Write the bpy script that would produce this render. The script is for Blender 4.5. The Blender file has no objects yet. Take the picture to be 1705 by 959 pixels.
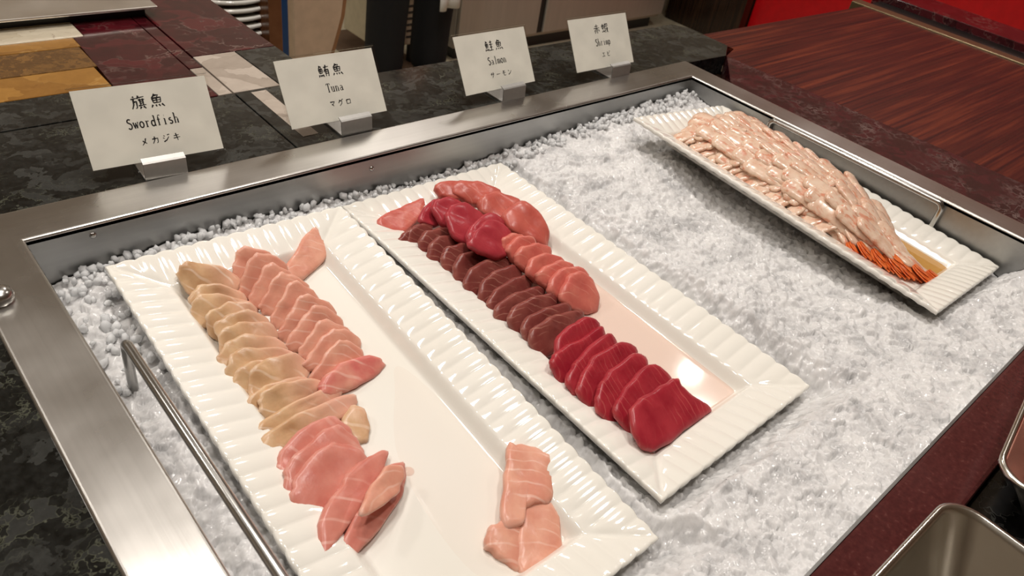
import bpy, bmesh, math, random
import numpy as np
from mathutils import Vector, Matrix, Euler
random.seed(7); rng = np.random.default_rng(7)
S = bpy.context.scene; COL = S.collection
ZT = 0.90                                   # height of the counter top above the floor
PI = math.pi

# ------------------------------------------------------------------ camera
FPX = 1260.8; CX, CY = 852.5, 479.5; CAMH = 0.36
def _n(v): return v / np.linalg.norm(v)
_vx = _n(np.array([(2432.463 - CX) / FPX, -(-187.547 - CY) / FPX, -1.0]))
_vy = _n(np.array([(-684.205 - CX) / FPX, -(-777.290 - CY) / FPX, -1.0]))
_vz = np.cross(_vx, _vy)
RC = np.array([_vx, _vy, _vz])              # camera -> world
cam_d = bpy.data.cameras.new('camera'); cam = bpy.data.objects.new('camera', cam_d); COL.objects.link(cam)
cm = Matrix([list(RC[i]) + [0] for i in range(3)] + [[0, 0, 0, 1]])
cam.matrix_world = Matrix.Translation((0, 0, ZT + CAMH)) @ cm
cam_d.sensor_width = 36; cam_d.sensor_fit = 'HORIZONTAL'; cam_d.lens = FPX / 1705 * 36
cam_d.clip_start = 0.01
cam_d.dof.use_dof = True; cam_d.dof.focus_distance = 0.62; cam_d.dof.aperture_fstop = 18.0
S.camera = cam
S.view_settings.view_transform = 'Standard'; S.view_settings.look = 'None'
S.view_settings.gamma = 1; S.view_settings.use_curve_mapping = False
S.view_settings.exposure = -0.06

def U(px, py, z=0.0):
    """point of the counter-parallel plane at height z (relative to the counter top)"""
    d = RC @ np.array([(px - CX) / FPX, -(py - CY) / FPX, -1.0])
    t = (z - CAMH) / d[2]
    return Vector((t * d[0], t * d[1], z + ZT))

def V3(px, py, y):
    """point of the upright plane at depth y (absolute height)"""
    d = RC @ np.array([(px - CX) / FPX, -(py - CY) / FPX, -1.0]); t = y / d[1]
    return Vector((t * d[0], y, ZT + CAMH + t * d[2]))

# ------------------------------------------------------------------ world and lamps
W = bpy.data.worlds.new('World'); S.world = W; W.use_nodes = True
W.node_tree.nodes['Background'].inputs[0].default_value = (1, .93, .84, 1)
W.node_tree.nodes['Background'].inputs[1].default_value = 0.25
def lamp(name, loc, size, power, color=(1, .90, .77), target=None):
    l = bpy.data.lights.new(name, 'AREA'); l.shape = 'DISK'; l.size = size; l.energy = power; l.color = color
    o = bpy.data.objects.new(name, l); COL.objects.link(o); o.location = loc
    if target is not None:
        o.rotation_euler = (Vector(target) - Vector(loc)).to_track_quat('-Z', 'Y').to_euler()
    return o
WARM = (1, .94, .875)
lamp('ceiling_downlight', (0.15, 0.95, 2.66), .22, 11, WARM)
lamp('ceiling_downlight', (0.70, 0.85, 2.66), .22, 11, WARM)
lamp('ceiling_downlight', (0.60, 0.05, 2.66), .22, 10, WARM)
lamp('ceiling_downlight', (-0.5, 0.45, 2.66), .22, 7, WARM)
lamp('ceiling_downlight', (1.75, 2.35, 2.66), .3, 11, WARM)
lamp('ceiling_downlight', (2.42, .82, 2.66), .09, 6, WARM)
lamp('ceiling_downlight', (-0.9, 2.0, 2.66), .3, 13, WARM)  # unseen lamp added as wall-washer, brightens back wall for the tray's reflection
lamp('ceiling_downlight', (2.62, 1.02, 2.66), .09, 3, WARM)

# ------------------------------------------------------------------ materials
def srgb(r, g, b):
    f = lambda c: ((c / 255 + .055) / 1.055) ** 2.4 if c / 255 > .04045 else c / 255 / 12.92
    return (f(r), f(g), f(b), 1)
class NT:
    def __init__(s, name):
        s.m = bpy.data.materials.new(name); s.m.use_nodes = True; s.t = s.m.node_tree
        s.b = s.t.nodes['Principled BSDF']; s.out = s.t.nodes['Material Output']
    def n(s, typ, **kw):
        nd = s.t.nodes.new(typ)
        for k, v in kw.items():
            if k.startswith('i_'):
                key = k[2:].replace('_', ' '); nd.inputs[int(key) if key.isdigit() else key].default_value = v
            else: setattr(nd, k, v)
        return nd
    def l(s, a, b): s.t.links.new(a, b)
    def p(s, **kw):
        for k, v in kw.items(): s.b.inputs[k.replace('_', ' ')].default_value = v
        return s
    def coord(s, scale=(1, 1, 1), rot=(0, 0, 0), loc=(0, 0, 0), kind='Object'):
        c = s.n('ShaderNodeTexCoord'); mp = s.n('ShaderNodeMapping')
        mp.inputs['Scale'].default_value = scale; mp.inputs['Rotation'].default_value = rot; mp.inputs['Location'].default_value = loc
        s.l(c.outputs[kind], mp.inputs['Vector']); return mp.outputs[0]
    def noise(s, vec, scale, detail=4, rough=.5, dist=0):
        nd = s.n('ShaderNodeTexNoise'); nd.inputs['Scale'].default_value = scale; nd.inputs['Detail'].default_value = detail
        nd.inputs['Roughness'].default_value = rough; nd.inputs['Distortion'].default_value = dist
        if vec is not None: s.l(vec, nd.inputs['Vector'])
        return nd
    def ramp(s, fac, stops, interp='LINEAR'):
        r = s.n('ShaderNodeValToRGB'); e = r.color_ramp.elements; r.color_ramp.interpolation = interp
        while len(e) < len(stops): e.new(.5)
        for el, (p, c) in zip(e, stops): el.position = p; el.color = c
        s.l(fac, r.inputs[0]); return r.outputs[0]
    def mix(s, fac, a, b, mode='MIX'):
        m = s.n('ShaderNodeMix', data_type='RGBA', blend_type=mode)
        for sock, v in ((m.inputs[0], fac), (m.inputs[6], a), (m.inputs[7], b)):
            if hasattr(v, 'is_linked'): s.l(v, sock)
            else: sock.default_value = v
        return m.outputs[2]
    def bump(s, h, strength=.3, dist=.001):
        b = s.n('ShaderNodeBump'); b.inputs['Strength'].default_value = strength; b.inputs['Distance'].default_value = dist
        s.l(h, b.inputs['Height']); s.l(b.outputs[0], s.b.inputs['Normal'])
    def col(s, c): s.l(c, s.b.inputs['Base Color']); return s

def plain(name, c, rough=.5, metal=0, **kw):
    t = NT(name); t.p(Roughness=rough, Metallic=metal, **kw)
    v = t.coord(); nz = t.noise(v, 30, 3)
    d = tuple(x * .88 for x in c[:3]) + (1,)
    t.col(t.ramp(nz.outputs[0], [(.35, d), (.65, c)]))
    return t.m

def steel(name, c=(.56, .55, .53, 1), rough=.28, stretch=(4, 400, 400), bumpy=.06):
    t = NT(name); t.p(Metallic=1, Roughness=rough)
    v = t.coord(stretch); nz = t.noise(v, 1, 3)
    v2 = t.coord(); n2 = t.noise(v2, 9, 4)
    base = t.ramp(nz.outputs[0], [(.3, tuple(x * .93 for x in c[:3]) + (1,)), (.7, c)])
    t.col(base)
    rr = t.ramp(n2.outputs[0], [(.3, (rough * .8,) * 3 + (1,)), (.75, (rough * 1.25,) * 3 + (1,))]); t.l(rr, t.b.inputs['Roughness'])
    t.bump(nz.outputs[0], bumpy, .0005)
    return t.m

def marble(name, base, patch, vein, scale=14, rough=.12, seed=0, patch_lo=.5, vein_w=.035):
    t = NT(name); t.p(Roughness=rough)
    v = t.coord(loc=(seed, seed * .7, 0))
    wn = t.noise(v, scale * .8, 4, .6)
    vm = t.n('ShaderNodeVectorMath', operation='SCALE'); t.l(wn.outputs[1], vm.inputs[0]); vm.inputs['Scale'].default_value = .09
    va = t.n('ShaderNodeVectorMath', operation='ADD'); t.l(v, va.inputs[0]); t.l(vm.outputs[0], va.inputs[1])
    st = t.n('ShaderNodeMapping'); st.inputs['Scale'].default_value = (1, 1.9, 1); st.inputs['Rotation'].default_value = (0, 0, .6); t.l(va.outputs[0], st.inputs[0])
    vo = t.n('ShaderNodeTexVoronoi', feature='F1'); vo.inputs['Scale'].default_value = scale; t.l(st.outputs[0], vo.inputs['Vector'])
    ve = t.n('ShaderNodeTexVoronoi', feature='DISTANCE_TO_EDGE'); ve.inputs['Scale'].default_value = scale; t.l(st.outputs[0], ve.inputs['Vector'])
    sx = t.n('ShaderNodeSeparateColor'); t.l(vo.outputs['Color'], sx.inputs[0])
    c1 = t.ramp(sx.outputs[0], [(patch_lo, base), (.97, patch)])
    fine = t.noise(v, scale * 4, 5, .65)
    c2 = t.mix(.35, c1, t.ramp(fine.outputs[0], [(.35, base), (.75, patch)]))
    vf = t.ramp(ve.outputs[0], [(0, (1, 1, 1, 1)), (vein_w, (0, 0, 0, 1))])
    vn = t.noise(v, scale * .5, 3)
    vb = t.ramp(vn.outputs[0], [(.45, (0, 0, 0, 1)), (.7, (.75, .75, .75, 1))])
    mm = t.n('ShaderNodeMath', operation='MULTIPLY'); t.l(vf, mm.inputs[0]); t.l(vb, mm.inputs[1])
    t.col(t.mix(mm.outputs[0], c2, vein))
    return t.m

M = {}
M['steel_x'] = steel('brushed steel along', (.60, .58, .55, 1), .30, (4, 420, 420))
M['steel_y'] = steel('brushed steel across', (.60, .58, .55, 1), .30, (420, 4, 420))
M['steel_in'] = steel('dull basin steel', (.40, .40, .39, 1), .42, (6, 200, 200))
M['steel_rod'] = steel('round steel bar', (.50, .49, .47, 1), .25, (60, 60, 60), .02)
M['steel_pan'] = steel('polished pan steel', (.78, .75, .68, 1), .22, (40, 40, 40), .03)
M['steel_tray'] = steel('satin tray steel', (.86, .82, .76, 1), .34, (40, 40, 40), .02)
M['steel_clip'] = steel('clip steel', (.42, .41, .39, 1), .5, (200, 10, 200))
M['black_marble'] = marble('black green marble', srgb(11, 12, 11), srgb(58, 59, 57), srgb(96, 98, 82), 46, .10, 1.3, .45, .05)
M['front_granite'] = marble('black front granite', srgb(12, 12, 12), srgb(50, 50, 50), srgb(90, 90, 85), 30, .12, 4.3)
M['red_marble'] = marble('burgundy marble', srgb(44, 9, 14), srgb(82, 22, 28), srgb(132, 112, 104), 24, .12, 2.1, .45, .05)
M['red_marble_dark'] = marble('dark burgundy marble', srgb(40, 5, 12), srgb(72, 13, 24), srgb(124, 104, 100), 40, .16, 8.2, .45, .13)
M['ochre'] = marble('ochre onyx', srgb(122, 82, 32), srgb(160, 116, 54), srgb(176, 140, 84), 16, .14, 3.7, .35, .03)
M['ochre_brown'] = marble('brown banded onyx', srgb(80, 54, 26), srgb(124, 88, 44), srgb(70, 46, 24), 60, .14, 5.7, .3, .08)
M['travertine'] = marble('cream travertine', srgb(176, 164, 142), srgb(196, 186, 166), srgb(70, 54, 40), 18, .16, 6.1, .3, .012)
M['pale_marble'] = marble('pale grey marble', srgb(150, 138, 126), srgb(182, 170, 158), srgb(80, 66, 58), 15, .14, 7.9, .3, .02)
def quartz():
    t = NT('burgundy quartz'); t.p(Roughness=.22)
    v = t.coord(); n1 = t.noise(v, 260, 3, .6); n2 = t.noise(v, 14, 4)
    c = t.ramp(n1.outputs[0], [(.35, srgb(62, 26, 26)), (.62, srgb(86, 40, 38)), (.8, srgb(124, 82, 76))])
    t.col(t.mix(.5, c, t.ramp(n2.outputs[0], [(.3, srgb(62, 26, 26)), (.7, srgb(84, 42, 40))])))
    rr = t.ramp(n2.outputs[0], [(.3, (.15, .15, .15, 1)), (.7, (.32, .32, .32, 1))]); t.l(rr, t.b.inputs['Roughness'])
    return t.m
M['quartz'] = quartz()
def wood(name, a, b, c, sc=(1.2, 26, 26), rough=.22):
    t = NT(name); t.p(Roughness=rough)
    v = t.coord(sc); n1 = t.noise(v, 2.2, 6, .62, .25)
    v2 = t.coord((sc[0] * .6, sc[1] * 3, sc[2] * 3)); n2 = t.noise(v2, 2, 3)
    c1 = t.ramp(n1.outputs[0], [(.34, a), (.5, b), (.68, c)])
    t.col(t.mix(.3, c1, t.ramp(n2.outputs[0], [(.35, a), (.65, c)])))
    return t.m
M['wood'] = wood('red brown striped wood', srgb(34, 5, 7), srgb(60, 12, 12), srgb(112, 48, 28), (1.4, 42, 42), .36); M['wood'].node_tree.nodes['Principled BSDF'].inputs['Specular IOR Level'].default_value = .3
M['wood_panel'] = wood('dark brown striped panel', srgb(22, 15, 11), srgb(40, 27, 19), srgb(66, 46, 32), (22, 22, 1))
M['brown_box'] = wood('orange brown board', srgb(84, 52, 32), srgb(110, 70, 44), srgb(130, 88, 58), (3, 30, 3))
M['black'] = plain('near black', srgb(10, 10, 10), .35)
M['red'] = plain('red lacquer', srgb(206, 6, 22), .30)
M['brass'] = plain('dull brass strip', srgb(128, 112, 84), .35, .8)
M['wall'] = plain('warm wall paint', srgb(196, 184, 166), .7)
M['ceil'] = plain('ceiling paint', srgb(205, 198, 186), .8)
M['floor'] = plain('beige floor', srgb(206, 196, 170), .35)
M['floor_brown'] = plain('brown mat', srgb(104, 82, 64), .6)
M['beige'] = plain('beige laminate', srgb(204, 178, 150), .45)
M['edge_brown'] = plain('brown laminate edge', srgb(146, 104, 68), .45)
M['blue'] = plain('blue plastic', srgb(10, 60, 110), .3)
M['cream'] = plain('cream enamel', srgb(196, 186, 160), .4)
M['fridge'] = steel('fridge steel', (.46, .42, .36, 1), .42, (60, 60, 3), .03); M['fridge'].node_tree.nodes['Principled BSDF'].inputs['Metallic'].default_value = .45
M['card'] = plain('white card', srgb(240, 237, 226), .6)
M['ink'] = plain('black ink', srgb(14, 12, 14), .6)
M['trouser'] = plain('black cotton', srgb(10, 10, 12), .9)
M['shoe'] = plain('black leather', srgb(9, 9, 10), .35)
M['white_cloth'] = plain('white cotton', srgb(224, 222, 216), .9)
M['skin'] = plain('skin', srgb(206, 160, 130), .5)
M['hair'] = plain('black hair', srgb(16, 13, 12), .5)
def porcelain():
    t = NT('white porcelain'); t.p(Roughness=.09, IOR=1.5)
    t.b.inputs['Coat Weight'].default_value = .4; t.b.inputs['Coat Roughness'].default_value = .04
    v = t.coord(); n1 = t.noise(v, 8, 2)
    t.col(t.ramp(n1.outputs[0], [(.3, srgb(236, 232, 222)), (.7, srgb(241, 238, 230))])); return t.m
M['porcelain'] = porcelain()
def acrylic():
    t = NT('clear acrylic')
    tr = t.n('ShaderNodeBsdfTransparent'); tr.inputs[0].default_value = (.99, .99, .985, 1)
    gl = t.n('ShaderNodeBsdfGlossy'); gl.inputs['Roughness'].default_value = .04
    fr = t.n('ShaderNodeFresnel'); fr.inputs[0].default_value = 1.48
    ge = t.n('ShaderNodeNewGeometry'); iv = t.n('ShaderNodeMath', operation='SUBTRACT'); iv.inputs[0].default_value = 1; t.l(ge.outputs['Backfacing'], iv.inputs[1])
    mu = t.n('ShaderNodeMath', operation='MULTIPLY'); t.l(fr.outputs[0], mu.inputs[0]); t.l(iv.outputs[0], mu.inputs[1])
    mx = t.n('ShaderNodeMixShader'); t.l(mu.outputs[0], mx.inputs[0]); t.l(tr.outputs[0], mx.inputs[1]); t.l(gl.outputs[0], mx.inputs[2])
    t.l(mx.outputs[0], t.out.inputs[0]); return t.m
M['acrylic'] = acrylic()
def liquid(name, c, alpha, rough=.04):
    t = NT(name); t.p(Roughness=rough); t.b.inputs['Base Color'].default_value = c; t.b.inputs['Alpha'].default_value = alpha
    v = t.coord(); nz = t.noise(v, 60, 2); t.bump(nz.outputs[0], .06, .0005)
    return t.m
M['soy'] = liquid('amber broth', srgb(206, 150, 62), .8)
M['juice'] = liquid('thin pink juice', srgb(236, 170, 140), .24)
M['water'] = acrylic()
def ice():
    t = NT('crushed ice'); t.p(Roughness=.12, IOR=1.33)
    v = t.coord(); n1 = t.noise(v, 30, 6, .68); n2 = t.noise(v, 520, 2)
    t.col(t.ramp(n1.outputs[0], [(.34, (.47, .465, .465, 1)), (.50, (.67, .66, .655, 1)), (.64, (.74, .73, .72, 1))]))
    t.b.inputs['Subsurface Weight'].default_value = .6; t.b.inputs['Subsurface Radius'].default_value = (1, 1, 1); t.b.inputs['Subsurface Scale'].default_value = .004
    t.bump(n2.outputs[0], .14, .0008); return t.m
M['ice'] = ice()
def ice_chip():
    t = NT('clear ice chip'); t.p(Roughness=.18, IOR=1.14)
    t.b.inputs['Base Color'].default_value = (.97, .975, .98, 1); t.b.inputs['Transmission Weight'].default_value = .45
    v = t.coord(); n2 = t.noise(v, 300, 2); t.bump(n2.outputs[0], .3, .0008); return t.m
M['ice_chip'] = ice_chip()
def fish(name, a, b, line, lscale=110, lw=.06, lrot=0.3, lamt=.6, rough=.30, mott=60, sss=.25, side=None, rim=.5):
    """flesh: two mottled tones with thin pale connective lines"""
    t = NT(name); t.p(Roughness=rough)
    v = t.coord(rot=(0, 0, lrot)); oi = t.n('ShaderNodeObjectInfo')
    va = t.n('ShaderNodeVectorMath', operation='ADD'); t.l(v, va.inputs[0])
    sc = t.n('ShaderNodeVectorMath', operation='SCALE'); sc.inputs[0].default_value = (1, .7, .4); t.l(oi.outputs['Random'], sc.inputs['Scale']); t.l(sc.outputs[0], va.inputs[1])
    n1 = t.noise(va.outputs[0], mott, 4, .55)
    c1 = t.ramp(n1.outputs[0], [(.33, a), (.67, b)])
    t.b.inputs['Specular IOR Level'].default_value = .38
    if side:
        sx = t.n('ShaderNodeSeparateXYZ'); t.l(t.coord(), sx.inputs[0]); nb = t.n('ShaderNodeMath', operation='MULTIPLY_ADD'); t.l(n1.outputs[0], nb.inputs[0]); nb.inputs[1].default_value = .02; t.l(sx.outputs[0], nb.inputs[2])
        sf = t.n('ShaderNodeMapRange'); sf.inputs['From Min'].default_value = .006; sf.inputs['From Max'].default_value = .044; t.l(nb.outputs[0], sf.inputs[0])
        c1 = t.mix(sf.outputs[0], c1, side)
    w = t.n('ShaderNodeTexWave', wave_type='RINGS', rings_direction='Z'); w.inputs['Scale'].default_value = lscale * .5; w.inputs['Distortion'].default_value = 7; w.inputs['Detail'].default_value = 2
    w.inputs['Detail Scale'].default_value = .8
    off = t.n('ShaderNodeVectorMath', operation='ADD'); t.l(va.outputs[0], off.inputs[0]); off.inputs[1].default_value = (.03, .05, 0)
    o2 = t.n('ShaderNodeVectorMath', operation='ADD'); t.l(v, o2.inputs[0]); o2.inputs[1].default_value = (.03, .05, 0)
    t.l(o2.outputs[0], w.inputs['Vector'])
    msk = t.noise(off.outputs[0], 45, 2); mf = t.ramp(msk.outputs[0], [(.42, (0, 0, 0, 1)), (.66, (1, 1, 1, 1))])
    l0 = t.ramp(w.outputs['Fac'], [(1 - lw * 1.6, (0, 0, 0, 1)), (1 - lw * .3, (lamt, lamt, lamt, 1))])
    lm = t.n('ShaderNodeMath', operation='MULTIPLY'); t.l(l0, lm.inputs[0]); t.l(mf, lm.inputs[1]); lf = lm.outputs[0]
    ge = t.n('ShaderNodeNewGeometry'); pt = t.ramp(ge.outputs['Pointiness'], [(.53, (0, 0, 0, 1)), (.64, (rim, rim, rim, 1))])  # convex edges paled: membrane, plus translucence of thin cuts painted into the colour
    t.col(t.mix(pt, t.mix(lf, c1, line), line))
    t.b.inputs['Subsurface Weight'].default_value = sss; t.b.inputs['Subsurface Radius'].default_value = (1, .35, .25); t.b.inputs['Subsurface Scale'].default_value = .004
    n3 = t.noise(v, 300, 3); t.bump(n3.outputs[0], .22, .0006)
    return t.m
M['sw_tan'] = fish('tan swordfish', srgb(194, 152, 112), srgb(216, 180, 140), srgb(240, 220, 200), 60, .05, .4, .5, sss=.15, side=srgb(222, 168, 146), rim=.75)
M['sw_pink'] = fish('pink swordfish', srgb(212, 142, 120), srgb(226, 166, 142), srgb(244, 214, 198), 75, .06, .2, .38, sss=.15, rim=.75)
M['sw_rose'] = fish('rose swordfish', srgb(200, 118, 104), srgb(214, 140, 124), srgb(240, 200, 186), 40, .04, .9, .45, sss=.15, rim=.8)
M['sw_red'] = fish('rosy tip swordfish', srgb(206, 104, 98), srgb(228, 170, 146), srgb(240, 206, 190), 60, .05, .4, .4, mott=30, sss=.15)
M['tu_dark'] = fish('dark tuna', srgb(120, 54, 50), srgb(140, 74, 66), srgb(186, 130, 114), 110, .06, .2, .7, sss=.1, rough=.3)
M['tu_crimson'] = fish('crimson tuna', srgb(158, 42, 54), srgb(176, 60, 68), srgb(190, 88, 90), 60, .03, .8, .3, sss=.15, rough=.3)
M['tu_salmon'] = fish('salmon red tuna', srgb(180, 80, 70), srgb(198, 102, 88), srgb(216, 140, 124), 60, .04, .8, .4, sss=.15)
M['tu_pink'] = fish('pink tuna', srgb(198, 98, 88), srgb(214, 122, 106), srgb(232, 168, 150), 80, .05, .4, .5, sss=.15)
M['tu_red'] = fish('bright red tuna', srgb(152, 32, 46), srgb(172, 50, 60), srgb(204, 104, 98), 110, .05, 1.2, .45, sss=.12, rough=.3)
def shrimp_mat():
    t = NT('raw shrimp flesh'); t.p(Roughness=.2)
    v = t.coord(); oi = t.n('ShaderNodeObjectInfo')
    va = t.n('ShaderNodeVectorMath', operation='ADD'); t.l(v, va.inputs[0])
    sc = t.n('ShaderNodeVectorMath', operation='SCALE'); sc.inputs[0].default_value = (1, .7, .4); t.l(oi.outputs['Random'], sc.inputs['Scale']); t.l(sc.outputs[0], va.inputs[1])
    n1 = t.noise(va.outputs[0], 90, 4, .55)
    c1 = t.ramp(n1.outputs[0], [(.3, srgb(212, 172, 146)), (.65, srgb(230, 204, 182))])
    mp = t.n('ShaderNodeMapping'); mp.inputs['Scale'].default_value = (1, .45, 1); t.l(va.outputs[0], mp.inputs[0])
    n2 = t.noise(mp.outputs[0], 150, 3, .6, .6)
    lf = t.ramp(n2.outputs[0], [(.53, (0, 0, 0, 1)), (.64, (.6, .6, .6, 1))])
    t.col(t.mix(lf, c1, srgb(202, 104, 64)))
    t.b.inputs['Subsurface Weight'].default_value = .3; t.b.inputs['Subsurface Radius'].default_value = (1, .6, .4); t.b.inputs['Subsurface Scale'].default_value = .004
    n3 = t.noise(v, 200, 3); t.bump(n3.outputs[0], .2, .0006); return t.m
M['shrimp'] = shrimp_mat()
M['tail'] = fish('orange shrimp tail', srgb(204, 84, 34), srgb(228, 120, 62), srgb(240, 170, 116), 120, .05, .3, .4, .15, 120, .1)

# ------------------------------------------------------------------ object helpers
def mk(name, verts, faces, mat, parent=None, smooth=True):
    me = bpy.data.meshes.new(name); me.from_pydata([tuple(v) for v in verts], [], faces); me.update()
    if smooth: me.polygons.foreach_set('use_smooth', [True] * len(me.polygons))
    if mat: me.materials.append(mat)
    o = bpy.data.objects.new(name, me); COL.objects.link(o)
    if parent: o.parent = parent
    return o
def from_bm(name, bm, mat, parent=None, smooth=False):
    me = bpy.data.meshes.new(name); bm.normal_update(); bm.to_mesh(me); bm.free()
    if smooth: me.polygons.foreach_set('use_smooth', [True] * len(me.polygons))
    me.materials.append(mat)
    o = bpy.data.objects.new(name, me); COL.objects.link(o)
    if parent: o.parent = parent
    return o
def empty(name, label, cat, loc=(0, 0, 0), group=None, rot=(0, 0, 0)):
    o = bpy.data.objects.new(name, None); COL.objects.link(o); o.empty_display_size = .02
    o.location = loc; o.rotation_euler = rot; tag(o, label, cat, group); return o
def tag(o, label, cat, group=None):
    o['label'] = label; o['category'] = cat
    if group: o['group'] = group
    return o
def struct(o): o['kind'] = 'structure'; return o
def box(bm, x0, x1, y0, y1, z0, z1, bev=0, seg=2):
    vs = [bm.verts.new((x, y, z)) for z in (z0, z1) for y in (y0, y1) for x in (x0, x1)]
    fs = [bm.faces.new([vs[i] for i in f]) for f in ((0, 2, 3, 1), (4, 5, 7, 6), (0, 1, 5, 4), (2, 6, 7, 3), (0, 4, 6, 2), (1, 3, 7, 5))]
    if bev:
        es = list({e for f in fs for e in f.edges})
        bmesh.ops.bevel(bm, geom=es, offset=bev, segments=seg, affect='EDGES', profile=.5)
def boxo(name, x0, x1, y0, y1, z0, z1, mat, parent=None, bev=0.0015):
    bm = bmesh.new(); box(bm, x0, x1, y0, y1, z0, z1, bev); return from_bm(name, bm, mat, parent)
def prism(bm, poly, z0, z1):
    a = [bm.verts.new((x, y, z0)) for x, y in poly]; b = [bm.verts.new((x, y, z1)) for x, y in poly]
    n = len(poly); bm.faces.new(a[::-1]); bm.faces.new(b)
    for i in range(n): bm.faces.new((a[i], a[(i + 1) % n], b[(i + 1) % n], b[i]))
def prismo(name, poly, z0, z1, mat, parent=None, bev=.0008):
    bm = bmesh.new(); prism(bm, poly, z0, z1)
    if bev: bmesh.ops.bevel(bm, geom=[e for e in bm.edges], offset=bev, segments=2, affect='EDGES', profile=.5)
    return from_bm(name, bm, mat, parent)
def tube(pts, r, n=12, caps=True):
    """verts, faces of a round bar through pts"""
    pts = [Vector(p) for p in pts]; V = []; F = []; up = None
    for i, p in enumerate(pts):
        d = (pts[min(i + 1, len(pts) - 1)] - pts[max(i - 1, 0)]).normalized()
        if up is None: up = d.orthogonal().normalized()
        up = (up - d * up.dot(d)).normalized(); w = d.cross(up)
        for k in range(n):
            a = 2 * PI * k / n; V.append(p + (up * math.cos(a) + w * math.sin(a)) * (r[i] if isinstance(r, (list, tuple)) else r))
    for i in range(len(pts) - 1):
        for k in range(n):
            a = i * n + k; b = i * n + (k + 1) % n; F.append((a, b, b + n, a + n))
    if caps: F.append(tuple(range(n))[::-1]); F.append(tuple(range((len(pts) - 1) * n, len(pts) * n)))
    return V, F
def lathe(prof, n=32):
    V = []; F = []
    for r, z in prof:
        for k in range(n): V.append((r * math.cos(2 * PI * k / n), r * math.sin(2 * PI * k / n), z))
    for i in range(len(prof) - 1):
        for k in range(n):
            a = i * n + k; b = i * n + (k + 1) % n; F.append((a, b, b + n, a + n))
    return V, F
ORD = ['first', 'second', 'third', 'fourth', 'fifth', 'sixth', 'seventh', 'eighth', 'ninth', 'tenth', 'eleventh', 'twelfth', 'thirteenth', 'fourteenth', 'fifteenth', 'sixteenth', 'seventeenth', 'eighteenth', 'nineteenth', 'twentieth']

# ------------------------------------------------------------------ the room
RX0, RX1, RY0, RY1, RZ = -2.4, 3.80, -2.6, 3.2, 2.7
struct(boxo('floor', RX0 - .1, RX1 + .1, RY0 - .1, RY1 + .1, -.1, 0, M['floor'], bev=0))
struct(boxo('ceiling', RX0 - .1, RX1 + .1, RY0 - .1, RY1 + .1, RZ, RZ + .1, M['ceil'], bev=0))
struct(boxo('wall_left', RX0 - .1, RX0, RY0, RY1, 0, RZ, M['wall'], bev=0))
struct(boxo('wall_right', RX1, RX1 + .1, RY0, RY1, 0, RZ, M['wall'], bev=0))
struct(boxo('wall_front', RX0, RX1, RY0 - .1, RY0, 0, RZ, M['wall'], bev=0))
struct(boxo('wall_back', RX0, RX1, RY1, RY1 + .1, 0, RZ, M['wall'], bev=0))

# ------------------------------------------------------------------ counter with its inlaid stone slabs
IX0, IX1, IY0, IY1 = .0746, .888, .0332, .549          # opening of the ice well
OX0, OX1, OY1 = .0335, .9266, .5924                    # outer edge of its steel rim
T0 = ZT - .03; T1 = ZT - .0015
ctr = empty('stone_counter', 'dark stone buffet counter with inlaid marble slabs around the ice well', 'counter', (0, 0, 0))
LX0 = -.9
def slab(name, poly, mat, label=None, top=T1):
    o = prismo(name, poly, T0, top, mat, ctr, .0006)
    if label: o['label'] = label
    return o
slab('marble_slab', [(LX0, -.3), (OX0 + .004, -.3), (OX0 + .004, OY1 - .004), (LX0, OY1 - .004)], M['black_marble'], 'black marble slab')
slab('marble_slab', [(LX0, OY1 - .003), (.318, OY1 - .003), (.318, .7265), (LX0, .7265)], M['black_marble'], 'black marble slab')
slab('marble_slab', [(.3195, OY1 - .003), (OX1 + .002, OY1 - .003), (1.02, .585), (1.062, .612), (1.062, .690), (1.045, .712), (.422, .718), (.41, .7265), (.3195, .7265)], M['black_marble'], 'black green marble slab')
slab('marble_slab', [(OX1 - .003, -.3), (1.03, -.3), (1.045, .154), (1.02, .584), (OX1 - .003, .508)], M['red_marble_dark'], 'dark burgundy marble slab')
# mosaic wing beyond the long seam
def strip(x0, x1, y0, y1, m, lab): slab('stone_inlay', [(x0, y0), (x1, y0), (x1, y1), (x0, y1)], M[m], lab)
strip(LX0, .2195, .7285, .786, 'black_marble', 'black marble inlay'); strip(LX0, .218, .787, .838, 'ochre', 'ochre onyx inlay'); strip(LX0, .222, .839, .895, 'ochre_brown', 'brown banded onyx inlay')
strip(LX0, .224, .896, .922, 'ochre', 'ochre onyx inlay'); strip(LX0, .236, .923, 1.00, 'travertine', 'cream travertine inlay')
slab('stone_inlay', [(.2205, .7285), (.302, .7285), (.302, 1.40), (.237, 1.40), (.237, .923), (.2245, .9215), (.2195, .787)], M['red_marble'], 'burgundy marble inlay')
slab('stone_inlay', [(.303, .7285), (.3175, .7285), (.3175, .80), (.303, .80)], M['pale_marble'], 'pale marble inlay')
slab('stone_inlay', [(.303, .801), (.3175, .801), (.3175, 1.40), (.303, 1.40)], M['red_marble'], 'burgundy marble inlay')
slab('stone_inlay', [(.3195, .7285), (.372, .7285), (.368, .83), (.3195, .83)], M['pale_marble'], 'pale grey marble inlay')
slab('stone_inlay', [(.373, .7285), (.421, .7285), (.419, .83), (.369, .83)], M['black_marble'], 'dark grey marble inlay')
slab('stone_inlay', [(.3195, .831), (.419, .831), (.408, 1.40), (.3195, 1.40)], M['red_marble'], 'burgundy marble inlay')
boxo('inlay', .335, .352, OY1 + .02, .722, T1 - .0005, T1 + .0004, M['pale_marble'], ctr, 0)['label'] = 'pale marble strip'
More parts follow.
